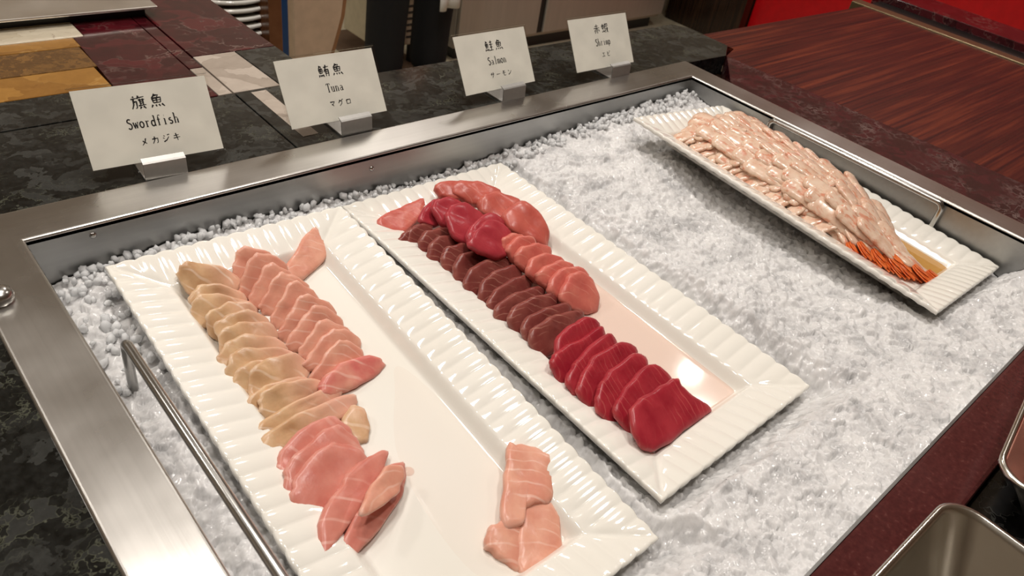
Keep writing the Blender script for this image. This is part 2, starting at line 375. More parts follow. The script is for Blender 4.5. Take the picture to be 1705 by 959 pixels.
# carcass below
boxo('carcass', LX0, .405, .7, 1.38, 0, T0, M['wood_panel'], ctr); boxo('carcass', LX0, 1.01, .62, .70, 0, T0, M['wood_panel'], ctr)
boxo('carcass', LX0, IX0 - .02, -.28, .62, 0, T0, M['wood_panel'], ctr); boxo('carcass', IX1 + .02, 1.03, -.28, .62, 0, T0, M['wood_panel'], ctr)
boxo('front_slab', LX0, 1.03, -.9, -.0055, ZT - .060, ZT - .0225, M['front_granite'], ctr)['label'] = 'black granite front slab'
boxo('carcass', LX0, 1.03, -.88, -.29, 0, ZT - .061, M['wood_panel'], ctr)
lg = boxo('quartz_ledge', OX0 - .4, OX1, -.0045, IY0, ZT - .06, ZT - .0005, M['quartz'], None, .003)
tag(lg, 'polished burgundy stone ledge along the near edge of the ice well', 'ledge')

# ------------------------------------------------------------------ ice well
well = empty('ice_well', 'sunken stainless steel ice well with broad flat rim', 'ice well', (0, 0, 0))
def rim_mesh():
    bm = bmesh.new(); y0 = IY0 + .0005
    prism(bm, [(OX0, y0), (IX0, y0), (IX0, IY1), (OX0, OY1)], ZT - .004, ZT + .0012); o1 = bm
    return o1
for poly, mt in (([(OX0, IY0 + .0005), (IX0, IY0 + .0005), (IX0, IY1), (OX0, OY1)], 'steel_y'),
                 ([(OX0, OY1), (IX0, IY1), (IX1, IY1), (OX1, OY1)], 'steel_x'),
                 ([(IX1, IY0 + .0005), (OX1, IY0 + .0005), (OX1, OY1), (IX1, IY1)], 'steel_y')):
    bm = bmesh.new(); prism(bm, poly, ZT - .004, ZT + .0012)
    bmesh.ops.bevel(bm, geom=[e for e in bm.edges if e.verts[0].co.z > ZT and e.verts[1].co.z > ZT and not ({round(v.co.x, 4) for v in e.verts} in ({round(OX0, 4), round(IX0, 4)}, {round(OX1, 4), round(IX1, 4)}) and len({round(v.co.y, 4) for v in e.verts}) == 2)],
                    offset=.0024, segments=4, affect='EDGES', profile=.5)
    from_bm('rim', bm, M[mt], well)
WD = ZT - .17
boxo('side_wall', IX0 - .002, IX0, IY0, IY1, WD, ZT - .001, M['steel_in'], well, 0)
boxo('side_wall', IX1, IX1 + .002, IY0, IY1, WD, ZT - .001, M['steel_in'], well, 0)
boxo('back_wall', IX0, IX1, IY1, IY1 + .002, WD, ZT - .001, M['steel_in'], well, 0)
boxo('front_wall', IX0, IX1, IY0 - .0003, IY0 + .0016, WD, ZT - .0012, M['steel_in'], well, 0)
boxo('basin_floor', IX0, IX1, IY0, IY1, WD - .002, WD, M['steel_in'], well, 0)
for px, py, zz in ((155, 392, -.015), (619, 281, -.022)):
    d = RC @ np.array([(px - CX) / FPX, -(py - CY) / FPX, -1.0]); t = IY1 / d[1]
    V, F = lathe([(.0001, .0016), (.0016, .0014), (.0026, .0006), (.0028, 0)], 16)
    o = mk('rivet', V, F, M['steel_rod'], well); o.location = (t * d[0], IY1, CAMH + ZT + t * d[2]); o.rotation_euler = (PI / 2, 0, 0)
# round knob on the rim at the far left
V, F = lathe([(.0001, .010), (.005, .0095), (.0085, .007), (.0095, .004), (.009, .001), (.0085, 0)], 28)
kb = mk('steel_knob', V, F, M['steel_rod']); kb.location = (.0425, .487, ZT + .0012); kb.name = 'knob'; kb.parent = well

# rack whose two bar handles stand up out of the ice
rack = empty('drain_rack', 'steel drain rack in the ice with two upright bar handles', 'rack', (0, 0, 0))
def handle(x, ya, yb, zt, lean):
    r = .0075; zb = ZT - .075; zt = ZT + zt; P_ = [(x, ya, zb)]
    for k in range(7):
        a = k / 6 * PI / 2; P_.append((x + lean, ya - r + r * math.cos(a), zt - r + r * math.sin(a)))
    for k in range(7):
        a = k / 6 * PI / 2; P_.append((x + lean, yb + r - r * math.sin(a), zt - r + r * math.cos(a)))
    P_.append((x, yb, zb)); V, F = tube(P_, .0033, 14); return mk('handle', V, F, M['steel_rod'], rack)
handle(.0925, .409, .188, .0012, .001); handle(.881, .416, .187, -.002, .002)
bm = bmesh.new(); box(bm, .09, .885, .05, .54, ZT - .13, ZT - .127)
from_bm('tray', bm, M['steel_in'], rack)
for x, y in ((.1, .06), (.1, .53), (.87, .06), (.87, .53)):
    bm = bmesh.new(); box(bm, x - .006, x + .006, y - .006, y + .006, WD, ZT - .13); from_bm('foot', bm, M['steel_in'], rack)
for x in (.0925, .881):
    bm = bmesh.new(); box(bm, x - .003, x + .003, .188, .409, ZT - .13, ZT - .073); from_bm('lug', bm, M['steel_in'], rack)

# ------------------------------------------------------------------ plates
PW, PLN = .203, .400
def rv(a):
    a = np.radians(a); th = np.linalg.norm(a); return Matrix.Rotation(th, 4, Vector(a / th)) if th > 0 else Matrix.Identity(4)
PLATE = {'SW': ((.2148, .3156, -.0338), (4.58, 1.27, -.51)), 'TU': ((.433, .3321, -.0409), (1.63, 1.06, .59)), 'SH': ((.7852, .2955, -.0132), (3.29, 6.25, .47))}
PSC = {'SW': 1, 'TU': 1, 'SH': .952}
PM = {k: Matrix.Translation(Vector(c) + Vector((0, 0, ZT))) @ rv(a) @ Matrix.Scale(PSC[k], 4) for k, (c, a) in PLATE.items()}
WELLZ = -.0195
def plate_mesh():
    nx, ny = 172, 330
    u = np.linspace(-1, 1, nx); v = np.linspace(-1, 1, ny)
    X, Y = np.meshgrid(u * PW / 2, v * PLN / 2, indexing='ij')
    hx, hy = PW / 2, PLN / 2
    dx = hx - np.abs(X); dy = hy - np.abs(Y); d = np.minimum(dx, dy)
    FW = .031
    sx = dx / .0345; sy = dy / FW; s = np.minimum(sx, sy)       # 0 edge .. 1 end of flange
    side = sx < sy                                              # long sides
    t = np.clip(s, 0, 1); Z = -.0085 * t ** 1.3
    w = np.clip((s - 1) / .30, 0, 1); w = w * w * (3 - 2 * w); Z = np.where(s > 1, -.0085 + (WELLZ + .0085) * w, Z)
    pitch = .0145
    along = np.where(side, Y, X)
    ph = 2 * PI * along / pitch
    rib = (np.abs(np.cos(ph / 2)) ** .8 - .55)
    corner = np.clip(np.abs(sx - sy) / .35, 0, 1)
    fade = np.clip(1.12 - s, 0, 1) ; fade = np.clip(fade * 3.2, 0, 1)
    amp = .0014 * fade * corner
    Z = Z + amp * rib
    diag = np.exp(-((sx - sy) / .10) ** 2) * fade
    Z = Z - .0009 * diag * np.clip(s * 4, 0, 1)
    # scalloped outline
    edge = np.exp(-np.maximum(s, 0) / .25)
    sc = .0010 * rib * edge * corner
    Xo = X + np.where(side, np.sign(X) * sc, 0); Yo = Y + np.where(~side, np.sign(Y) * sc, 0)
    # rounded lip: soften the extreme edge
    lip = np.clip(d / .0022, 0, 1); Z = Z - .0011 * (1 - np.sqrt(np.clip(1 - (1 - lip) ** 2, 0, 1)))
    top = np.stack([Xo, Yo, Z], -1).reshape(-1, 3)
    ub = np.clip(s / 1.0, 0, 1)
    Zb = -.0042 - .0145 * ub ** .9 + amp * rib * .6
    Zb = np.where(s > 1, -.0187 - .006 * np.clip((s - 1) / .15, 0, 1), Zb)
    Zb = np.minimum(Zb, Z - .0035)
    bot = np.stack([Xo, Yo, Zb], -1).reshape(-1, 3)
    idx = np.arange(nx * ny).reshape(nx, ny); N = nx * ny
    q = np.stack([idx[:-1, :-1], idx[1:, :-1], idx[1:, 1:], idx[:-1, 1:]], -1).reshape(-1, 4)
    faces = [tuple(f) for f in q.tolist()] + [tuple(f[::-1]) for f in (q + N).tolist()]
    ring = list(idx[:, 0]) + list(idx[-1, 1:]) + list(idx[-2::-1, -1]) + list(idx[0, -2:0:-1])
    ring = [int(i) for i in ring]
    for a, b in zip(ring, ring[1:] + ring[:1]): faces.append((b, a, a + N, b + N))
    return np.concatenate([top, bot]).tolist(), faces
pv, pf = plate_mesh()
p0 = mk('ribbed_platter', pv, pf, M['porcelain'])
for k, lab in (('SW', 'white ribbed rectangular platter holding pale swordfish, nearest the left rim'), ('TU', 'white ribbed rectangular platter holding red tuna, middle of the three'), ('SH', 'white ribbed rectangular platter holding shrimp, tilted beside the right rim')):
    o = p0 if k == 'SW' else p0.copy()
    if k != 'SW': COL.objects.link(o)
    o.matrix_world = PM[k]; tag(o, lab, 'platter', 'ribbed platters on the ice')

# ------------------------------------------------------------------ crushed ice (one heap nobody could count)
def vnoise(x, y, sc, seed, oct=3):
    r = np.zeros_like(x); a = 1; tot = 0
    for o in range(oct):
        g = np.random.default_rng(seed + o).random((64, 64)); xs = x * sc * 2 ** o + 11.3 * o; ys = y * sc * 2 ** o + 5.1 * o
        i = np.floor(xs).astype(int); j = np.floor(ys).astype(int); fx = xs - i; fy = ys - j; fx = fx * fx * (3 - 2 * fx); fy = fy * fy * (3 - 2 * fy)
        h = lambda a_, b_: g[a_ % 64, b_ % 64]
        r += a * ((h(i, j) * (1 - fx) + h(i + 1, j) * fx) * (1 - fy) + (h(i, j + 1) * (1 - fx) + h(i + 1, j + 1) * fx) * fy); tot += a; a *= .5
    return r / tot
def chunks(x, y, cell, seed):
    """crushed bits: every jittered cell carries its own tilted facet; returns height and gap distance"""
    r = np.random.default_rng(seed); G = 257
    jx, jy, hh, tx, ty = (r.random((G, G)) for _ in range(5))
    ci = np.floor(x / cell).astype(int); cj = np.floor(y / cell).astype(int)
    b1 = np.full(x.shape, 9.); b2 = np.full(x.shape, 9.); H = np.zeros(x.shape)
    for a in (-1, 0, 1):
        for b in (-1, 0, 1):
            i = ci + a; j = cj + b; I = i % G; J = j % G
            ddx = x / cell - i - jx[I, J]; ddy = y / cell - j - jy[I, J]; dd = np.hypot(ddx, ddy)
            f = hh[I, J] + (tx[I, J] - .5) * 1.6 * ddx + (ty[I, J] - .5) * 1.6 * ddy
            nb = dd < b1; b2 = np.where(nb, b1, np.minimum(b2, dd)); H = np.where(nb, f, H); b1 = np.where(nb, dd, b1)
    return H, b2 - b1
def ice_level(x, y):
    z = -.036 - .010 * (vnoise(x, y, 9, 5) - .5) * 2
    z = z + .011 * np.clip((x - .55) / .3, 0, 1) * np.clip((y - .38) / .12, 0, 1)
    z = z + .020 * np.clip((.19 - y) / .16, 0, 1) * np.clip((x - .40) / .12, 0, 1)
    z = z - .010 * np.clip((.13 - x) / .06, 0, 1)
    z = z - .026 * np.exp(-((x - (.318 + .04 * (y - .14))) / .016) ** 2) * np.clip((.44 - y) / .1, 0, 1) * np.clip((y - .10) / .05, 0, 1)
    return z
def under_plate(x, y, z):
    for k in PM:
        c = np.array(PLATE[k][0]); R = np.array(PM[k].to_3x3().normalized())
        nrm = R[:, 2]; pz = c[2] - (nrm[0] * (x - c[0]) + nrm[1] * (y - c[1])) / nrm[2]
        lx = R[0, 0] * (x - c[0]) + R[1, 0] * (y - c[1]); ly = R[0, 1] * (x - c[0]) + R[1, 1] * (y - c[1])
        d = np.maximum(np.abs(lx) - PW / 2 * PSC[k], np.abs(ly) - PLN / 2 * PSC[k])
        lim = pz - .012 + np.where(d > .002, (d - .002) * 1.1, np.maximum(d, -.03) * .55)
        z = np.minimum(z, lim)
    return z
def build_ice():
    st = .0013; xs = np.arange(IX0 + .0006, IX1 - .0004, st); ys = np.arange(IY0 + .002, IY1 - .0004, st)
    X, Y = np.meshgrid(xs, ys, indexing='ij')
    wx = X + .002 * (vnoise(X, Y, 160, 31, 2) - .5); wy = Y + .002 * (vnoise(X, Y, 160, 41, 2) - .5)
    h1, g1 = chunks(wx, wy, .0105, 3); h2, g2 = chunks(wx + .3, wy + .7, .0044, 9)
    big = np.clip((vnoise(X, Y, 14, 77, 2) - .42) * 5, 0, 1); big = np.maximum(big, np.clip((.14 - X) / .03, 0, 1))
    h3, g3 = chunks(wx + .9, wy + .2, .0068, 17)
    rel = big * (h1 * .0040 - .0016 * np.exp(-g1 / .12)) + (1 - .6 * big) * (h3 * .0036 - .0010 * np.exp(-g3 / .12)) + .0012 * h2
    Z = under_plate(X, Y, ice_level(X, Y) - .001) + rel - .0042 + .0004 * (vnoise(X, Y, 420, 55, 2) - .5)
    V = np.stack([X, Y, Z + ZT], -1).reshape(-1, 3); nx, ny = X.shape; idx = np.arange(nx * ny).reshape(nx, ny)
    F = np.stack([idx[:-1, :-1], idx[1:, :-1], idx[1:, 1:], idx[:-1, 1:]], -1).reshape(-1, 4)
    base = np.array([(0, 0, 1), (.9, 0, .3), (.25, .85, .35), (-.72, .52, .3), (-.7, -.55, .35), (.3, -.85, .3), (.7, .5, -.4), (-.3, .85, -.4), (-.9, 0, -.35), (-.25, -.85, -.4), (.72, -.5, -.35), (0, 0, -1)])
    bf = [(0, 1, 2), (0, 2, 3), (0, 3, 4), (0, 4, 5), (0, 5, 1), (1, 6, 2), (2, 7, 3), (3, 8, 4), (4, 9, 5), (5, 10, 1), (2, 6, 7), (3, 7, 8), (4, 8, 9), (5, 9, 10), (1, 10, 6), (11, 7, 6), (11, 8, 7), (11, 9, 8), (11, 10, 9), (11, 6, 10)]
    n = 520; px = rng.uniform(IX0 + .006, IX1 - .006, n); py = IY1 - .004 - .022 * rng.random(n) ** 1.4
    k = 60; px[:k] = IX0 + rng.uniform(.006, .05, k); py[:k] = rng.uniform(.40, IY1 - .008, k)
    rad = rng.uniform(.0026, .0056, n)
    lv = under_plate(px, py, ice_level(px, py)); ok = lv > ice_level(px, py) - .012
    CV = []; CF = []; off = len(V)
    for i in np.nonzero(ok)[0]:
        q = Matrix(Euler((rng.uniform(0, 6), rng.uniform(0, 6), rng.uniform(0, 6))).to_matrix()); b = base * rng.uniform(.6, 1.2, (12, 3)) * rad[i] * np.array([1, rng.uniform(.6, 1), rng.uniform(.5, .9)])
        b = b @ np.array(q).T + np.array([px[i], py[i], lv[i] + ZT + rad[i] * .15]); CV.append(b); CF += [tuple(off + a for a in f) for f in bf]; off += 12
    V = np.concatenate([V] + CV)
    o = mk('crushed_ice', V.tolist(), [tuple(f) for f in F.tolist()] + CF, M['ice'], None, False)
    sm = np.zeros(len(o.data.polygons), bool); sm[:] = True; o.data.polygons.foreach_set('use_smooth', sm)
    o.data.materials.append(M['ice_chip']); mi = np.zeros(len(o.data.polygons), np.int32); mi[len(F):] = 1; o.data.polygons.foreach_set('material_index', mi)
    tag(o, 'bed of crushed translucent ice filling the steel well', 'ice'); o['kind'] = 'stuff'
build_ice()

# ------------------------------------------------------------------ fish slices
def outline(L, H, shape='oval', n=44, seed=0, rough=.03):
    r = random.Random(seed); ph = [r.uniform(0, 6.28) for _ in range(4)]; pts = []
    for k in range(n):
        a = 2 * PI * k / n; c, s = math.cos(a), math.sin(a)
        e = {'oval': 2.6, 'box': 4.5, 'trap': 4.5, 'drop': 2.6, 'leaf': 2.2, 'dome': 3.0, 'house': 4.5}[shape]
        x = math.copysign(abs(c) ** (2 / e), c); y = math.copysign(abs(s) ** (2 / e), s)
        if shape == 'trap': x = x * (1 - .16 * y) + .22 * y
        if shape == 'drop': y = y * (.62 + .38 * (1 - x) / 2 + .1)
        if shape == 'leaf': y = y * (1 - .35 * abs(x)); 
        if shape == 'house' and y > 0: y = y * (1.08 - .5 * abs(x + .2))
        if shape == 'dome': x = x * (1 - .22 * max(y, 0))
        f = 1 + rough * (math.sin(3 * a + ph[0]) + .6 * math.sin(5 * a + ph[1]) + .4 * math.sin(9 * a + ph[2]))
        pts.append((x * L / 2 * f, y * H / 2 * f))
    return pts
RF = [0, .35, .64, .84, .94, .98, 1.0]
def slice_mesh(L, H, T, shape='oval', bx=0, by=0, tw=0, seed=0, wav=.0007, rough=.03):
    P_ = outline(L, H, shape, 44, seed, rough); n = len(P_); r = random.Random(seed + 99)
    q = [r.uniform(0, 6.28) for _ in range(6)]
    def dfm(x, y, z):
        z += wav * (math.sin(x * 150 + q[0]) * math.sin(y * 170 + q[1]) + .6 * math.sin(x * 310 + y * 160 + q[2]))
        z -= bx * x * x + by * y * y - tw * x * y
        return (x, y, z)
    def hz(f): return T / 2 * (1 - f ** 16) ** .5
    V = []; F = []
    def ring(f, sgn):
        i0 = len(V)
        for x, y in P_: V.append(dfm(x * f, y * f, sgn * hz(f)))
        return i0
    V.append(dfm(0, 0, T / 2)); prev = None
    for f in RF[1:]:
        i = ring(f, 1)
        for k in range(n):
            k2 = (k + 1) % n
            if prev is None: F.append((0, i + k, i + k2))
            else: F.append((prev + k, i + k, i + k2, prev + k2))
        prev = i
    for f in RF[-2:0:-1]:
        i = ring(f, -1)
        for k in range(n): F.append((prev + k, i + k, i + (k + 1) % n, prev + (k + 1) % n))
        prev = i
    c = len(V); V.append(dfm(0, 0, -T / 2))
    for k in range(n): F.append((prev + k, c, prev + (k + 1) % n))
    return V, F
def put_slice(name, plate, x, y, z, yaw, tilt, mesh, mat, label, cat='fish slice', group=None, roll=0):
    """x, y, z in the platter's own frame; tilt leans the slice back, roll drops its right end"""
    o = mk(name, mesh[0], mesh[1], mat)
    o.matrix_world = PM[plate] @ Matrix.Translation((x, y, z)) @ Matrix.Rotation(math.radians(yaw), 4, 'Z') @ Matrix.Rotation(math.radians(roll), 4, 'Y') @ Matrix.Rotation(math.radians(tilt), 4, 'X')
    return tag(o, label, cat, group)
FL = WELLZ
def lerp(a, b, t): return a + (b - a) * t
def cascade(plate, n, p0, p1, L, H, T, tilt, yaw, mat, name, labfmt, group, shape='oval', bx=0, by=0, z=None, jit=.0012, seed=0, roll=0, bend_c=0, rough=.03, wav=.0007):
    """a row of leaning slices from the far end p0 to the near end p1"""
    for i in range(n):
        t = i / max(n - 1, 1); r = random.Random(seed * 131 + i)
        Li = (lerp(*L, t) if isinstance(L, tuple) else L) * r.uniform(.95, 1.05); Hi = (lerp(*H, t) if isinstance(H, tuple) else H) * r.uniform(.94, 1.06)
        th = (lerp(*tilt, t) if isinstance(tilt, tuple) else tilt) + r.uniform(-3, 3)
        zc = FL + (Hi / 2) * math.sin(math.radians(th)) + T * .5 * math.cos(math.radians(th)) + (lerp(*z, t) if isinstance(z, tuple) else (z or 0))
        x = lerp(p0[0], p1[0], t) + bend_c * math.sin(PI * t) + r.uniform(-jit, jit); y = lerp(p0[1], p1[1], t)
        yw = (lerp(*yaw, t) if isinstance(yaw, tuple) else yaw) + r.uniform(-4, 4)
        put_slice(name, plate, x, y, zc, yw, th, slice_mesh(Li, Hi, T, shape, bx, by, r.uniform(-6, 6), seed * 77 + i, wav, rough), mat, labfmt.format(ORD[i]), 'fish slice', group, roll + r.uniform(-3, 3))

def chaikin(P_, it=2, k=.22):
    for _ in range(it):
        Q = []
        for a, b in zip(P_, P_[1:] + P_[:1]): Q += [a.lerp(b, k), a.lerp(b, 1 - k)]
        P_ = Q
    return P_
def cut_slice(plate, pts, tilt, yaw, lo, T, mat, label, group, name, roll=0, wav=.0006, seed=0, bx=0, by=0, grow=1.07):
    """a slab of real thickness whose cut face has the outline pts; it leans back by tilt with its lowest
    point at height lo of the platter's own frame"""
    PI_ = PM[plate].inverted(); o = PI_ @ Vector((0, 0, ZT + CAMH))
    R = (Matrix.Rotation(math.radians(yaw), 4, 'Z') @ Matrix.Rotation(math.radians(roll), 4, 'Y') @ Matrix.Rotation(math.radians(tilt), 4, 'X')).to_3x3(); nrm = R @ Vector((0, 0, 1))
    def ray(p): return PI_.to_3x3() @ Vector(RC @ np.array([(p[0] - CX) / FPX, -(p[1] - CY) / FPX, -1.0]))
    cx = sum(p[0] for p in pts) / len(pts); cy = sum(p[1] for p in pts) / len(pts)
    pts = [(cx + (p[0] - cx) * grow, cy + (p[1] - cy) * grow) for p in pts]
    def solve(h):
        d = ray((cx, cy)); c = o + d * ((h - o.z) / d.z); out = []
        for p in pts: d = ray(p); out.append(o + d * ((c - o).dot(nrm) / d.dot(nrm)))
        return c, out
    a, b = -.05, .08
    for _ in range(40):
        m = (a + b) / 2
        if min(q.z for q in solve(m)[1]) < lo: a = m
        else: b = m
    c, out = solve(a); L2 = [(R.transposed() @ (q - c)).to_2d() for q in out]
    P_ = chaikin(L2); n = len(P_); r = random.Random(seed + len(label) * 7 + int(cx)); q = [r.uniform(0, 6.28) for _ in range(4)]
    ctr = sum(P_, Vector((0, 0))) / n
    P_ = [p + (p - ctr).normalized() * .0007 * (math.sin(i * 1.7 + q[0]) + math.sin(i * .6 + q[3])) for i, p in enumerate(P_)]
    def dfm(p, z):
        z += wav * (math.sin(p.x * 150 + q[0]) * math.sin(p.y * 170 + q[1]) + .6 * math.sin(p.x * 310 + p.y * 160 + q[2]))
        return (p.x, p.y, z - bx * (p.x - ctr.x) ** 2 - by * (p.y - ctr.y) ** 2 - T / 2)
    V = [dfm(ctr, T / 2)]; F = []; prev = None
    def ring(f, sg):
        i0 = len(V); hz = T / 2 * max(0, 1 - f ** 16) ** .5
        for p in P_: V.append(dfm(ctr + (p - ctr) * f, sg * hz))
        return i0
    for sg, fs in ((1, RF[1:]), (-1, RF[-2:0:-1])):
        for f in fs:
            i = ring(f, sg)
            for k in range(n):
                k2 = (k + 1) % n
                if prev is None: F.append((0, i + k, i + k2))
                else: F.append((prev + k, i + k, i + k2, prev + k2))
            prev = i
    cc = len(V); V.append(dfm(ctr, -T / 2))
    for k in range(n): F.append((prev + k, cc, prev + (k + 1) % n))
    ar = sum(P_[k].x * P_[(k + 1) % n].y - P_[k].y * P_[(k + 1) % n].x for k in range(n))
    if ar < 0: F = [f[::-1] for f in F]
    ob = mk(name, V, F, mat); ob.matrix_world = PM[plate] @ Matrix.Translation(c) @ R.to_4x4()
    return tag(ob, label, 'fish slice', group)
def group_of(plate, rows, conv, tilt, yaw, lo, T, mat, labfmt, group, name, **kw):
    n = len(rows)
    for i, pts in enumerate(rows):
        t = i / max(n - 1, 1); g = lambda v: lerp(v[0], v[1], t) if isinstance(v, tuple) else v
        cut_slice(plate, [conv(p) for p in pts], g(tilt), g(yaw), g(lo), T, mat, labfmt.format(ORD[i]), group, name, seed=i, **{k: g(v) for k, v in kw.items()})
TUC = lambda p: (600 + p[0] / 1.7987, 250 + p[1] / 1.7987)
SWC = lambda p: (266 + p[0] / 1.574, 350 + p[1] / 1.574)
PRC = lambda p: (780 + p[0] / 3.703, 700 + p[1] / 3.703)
# --- tuna platter
dark = [((120, 285), (122, 262), (140, 245), (190, 235)), ((152, 300), (146, 260), (160, 230), (215, 218)), ((190, 325), (184, 275), (200, 245), (275, 232)), ((218, 350), (209, 300), (226, 268), (315, 255)), ((258, 380), (251, 325), (266, 292), (345, 278)),
        ((296, 412), (286, 350), (304, 316), (390, 300)), ((335, 442), (322, 385), (344, 346), (450, 322)), ((378, 472), (365, 415), (390, 372), (485, 345)), ((405, 495), (392, 452), (415, 412), (515, 372)), ((445, 530), (408, 485), (434, 450), (550, 405)),
        ((488, 570), (450, 503), (474, 466), (590, 425)), ((520, 600), (495, 528), (520, 490), (630, 460)), ((548, 620), (513, 548), (556, 512), (668, 480))]
rows_ = []
for k, (lb, l, tl, tr) in enumerate(dark):
    rb = (tr[0] - 14, tr[1] + 78); rows_.append([lb, l, tl, ((tl[0] * .45 + tr[0] * .55), (tl[1] * .45 + tr[1] * .55) - 6), tr, (tr[0] + 4, tr[1] + 28), rb, ((lb[0] + rb[0]) / 2, (lb[1] + rb[1]) / 2 + 18)])
group_of('TU', rows_, TUC, (50, 46), (6, 12), FL + .001, .0075, M['tu_dark'], '{} dark brownish red tuna slice from the far end of the long leaning row', 'dark tuna slices in the long row', 'tuna_slice', grow=1.10)
red = [[(592, 612), (606, 545), (650, 515), (695, 498), (730, 530), (712, 600), (625, 690)], [(580, 640), (585, 618), (605, 598), (680, 560), (722, 524), (738, 552), (720, 640), (640, 715), (600, 682)], [(628, 690), (638, 652), (668, 618), (745, 543), (775, 570), (760, 660), (690, 760), (650, 726)],
       [(655, 722), (680, 655), (712, 615), (800, 567), (840, 605), (810, 700), (722, 790)], [(714, 745), (728, 692), (762, 658), (835, 600), (868, 632), (850, 740), (785, 835), (732, 790)], [(766, 778), (788, 728), (830, 680), (876, 632), (945, 682), (920, 780), (835, 868)],
       [(818, 785), (842, 748), (900, 708), (940, 690), (956, 684), (970, 715), (1050, 770), (1050, 784), (980, 830), (910, 885), (872, 898), (842, 862)]]
group_of('TU', red, TUC, (44, 32), (12, 12), FL + .0075, .0075, M['tu_red'], '{} bright red tuna slice from the far end of the near row', 'bright red tuna slices at the near end', 'tuna_slice', wav=.0004)
sal = [[(230, 106), (255, 89), (312, 88), (345, 115), (330, 145), (290, 140), (248, 130)], [(278, 112), (298, 90), (360, 90), (425, 116), (420, 165), (370, 160), (320, 142)], [(362, 152), (385, 130), (430, 122), (495, 155), (490, 205), (440, 215), (380, 182)], [(440, 185), (482, 150), (530, 170), (566, 232), (564, 282), (505, 262), (456, 232)]]
crim = [[(178, 208), (208, 152), (250, 140), (280, 180), (240, 222)], [(216, 158), (258, 136), (305, 148), (330, 195), (292, 238), (248, 208)], [(264, 178), (310, 150), (370, 182), (392, 235), (334, 284), (284, 244)], [(326, 242), (370, 190), (425, 190), (450, 245), (405, 296), (340, 286)], [(334, 276), (360, 225), (400, 204), (452, 230), (464, 296), (420, 320), (370, 300)]]
group_of('TU', crim, TUC, (28, 34), (24, 24), (FL + .018, FL + .021), .0075, M['tu_crimson'], '{} deep crimson tuna slice from the far end, lying on top of the dark row', 'crimson tuna slices on top of the dark row', 'tuna_slice', wav=.0013, bx=2, by=2, grow=1.10)
group_of('TU', sal, TUC, (26, 30), (-6, -12), (FL + .022, FL + .012), .010, M['tu_salmon'], '{} thick salmon red tuna slice from the far end along the right of the pile', 'salmon red tuna slices at the far right', 'tuna_slice', wav=.0013, bx=3, by=3, grow=1.16)
pinkr = [[(430, 292), (432, 265), (465, 245), (496, 256), (490, 320), (448, 312)], [(443, 302), (452, 278), (492, 255), (534, 264), (530, 335), (474, 346)], [(470, 322), (486, 290), (532, 274), (578, 292), (570, 358), (502, 370)], [(506, 366), (512, 334), (552, 306), (614, 318), (612, 390), (530, 400)], [(534, 378), (552, 350), (602, 327), (645, 342), (645, 424), (578, 428)], [(570, 422), (586, 370), (640, 344), (686, 358), (694, 446), (612, 458)], [(604, 442), (620, 390), (652, 364), (692, 372), (716, 420), (716, 480), (692, 490), (642, 476)]]
group_of('TU', pinkr, TUC, (50, 44), (4, 4), (FL + .014, FL + .001), .008, M['tu_pink'], '{} pink tuna slice from the far end of the short raised row', 'pink tuna slices beside the dark row', 'tuna_slice', wav=.0006)
cut_slice('TU', [TUC(p) for p in [(57, 208), (68, 190), (130, 167), (185, 140), (199, 152), (192, 190), (125, 256), (72, 232)]], 26, 24, FL + .009, .008, M['tu_pink'], 'single pink tuna slice at the far left corner of the tuna platter', 'loose tuna slices', 'tuna_slice')
# --- swordfish platter
tan = [[(54, 168), (62, 145), (86, 138), (188, 156), (215, 200), (160, 225), (92, 232)], [(84, 232), (98, 205), (130, 195), (205, 208), (232, 244), (160, 270), (108, 275)], [(92, 252), (105, 228), (142, 218), (225, 235), (255, 265), (180, 295), (112, 305)], [(124, 280), (140, 262), (190, 240), (240, 250), (266, 292), (205, 325), (145, 340)],
       [(152, 305), (165, 285), (206, 266), (268, 274), (295, 312), (235, 350), (170, 375)], [(158, 338), (175, 310), (216, 294), (292, 300), (312, 335), (255, 375), (180, 412)], [(160, 385), (184, 345), (232, 330), (312, 335), (332, 375), (268, 415), (185, 448)], [(182, 418), (200, 375), (242, 362), (334, 364), (350, 405), (280, 455), (198, 485)],
       [(194, 460), (216, 408), (262, 398), (345, 390), (362, 430), (285, 478), (212, 515)], [(240, 480), (252, 412), (300, 386), (362, 376), (394, 430), (340, 470), (262, 512)], [(232, 530), (250, 480), (300, 450), (385, 440), (400, 470), (330, 510), (270, 545)]]
group_of('SW', tan, SWC, (40, 34), (-2, 8), FL + .001, .0046, M['sw_tan'], '{} tan swordfish slice from the far end of the left row', 'tan swordfish slices in the left row', 'swordfish_slice', wav=.0013, grow=1.15, roll=4)
lb_ap_r = [((205, 185), (212, 98), (300, 112)), ((220, 228), (250, 112), (328, 132)), ((242, 248), (285, 140), (352, 165)), ((272, 265), (318, 162), (385, 186)), ((300, 300), (350, 186), (412, 214)), ((322, 335), (378, 220), (455, 245)), ((346, 362), (402, 250), (478, 276)), ((376, 382), (428, 286), (505, 310)), ((392, 414), (452, 310), (524, 326)), ((408, 446), (474, 338), (530, 362))]
rows_ = []
for lb, ap, r in lb_ap_r:
    rows_.append([(lb[0] - 8, lb[1] - 14), (lb[0] * .55 + ap[0] * .45 - 12, lb[1] * .55 + ap[1] * .45), (ap[0] - 8, ap[1] + 8), (ap[0] + 14, ap[1] - 1), r, (r[0] + 14, r[1] + 34), (r[0] - 30, r[1] + 70), (lb[0] + 26, lb[1] + 8), (lb[0] + 4, lb[1] + 6)])
group_of('SW', rows_, SWC, (46, 40), (-4, 8), FL + .001, .0046, M['sw_pink'], '{} pink swordfish slice from the far end of the right row', 'pink swordfish slices in the right row', 'swordfish_slice', wav=.0007, bx=5)
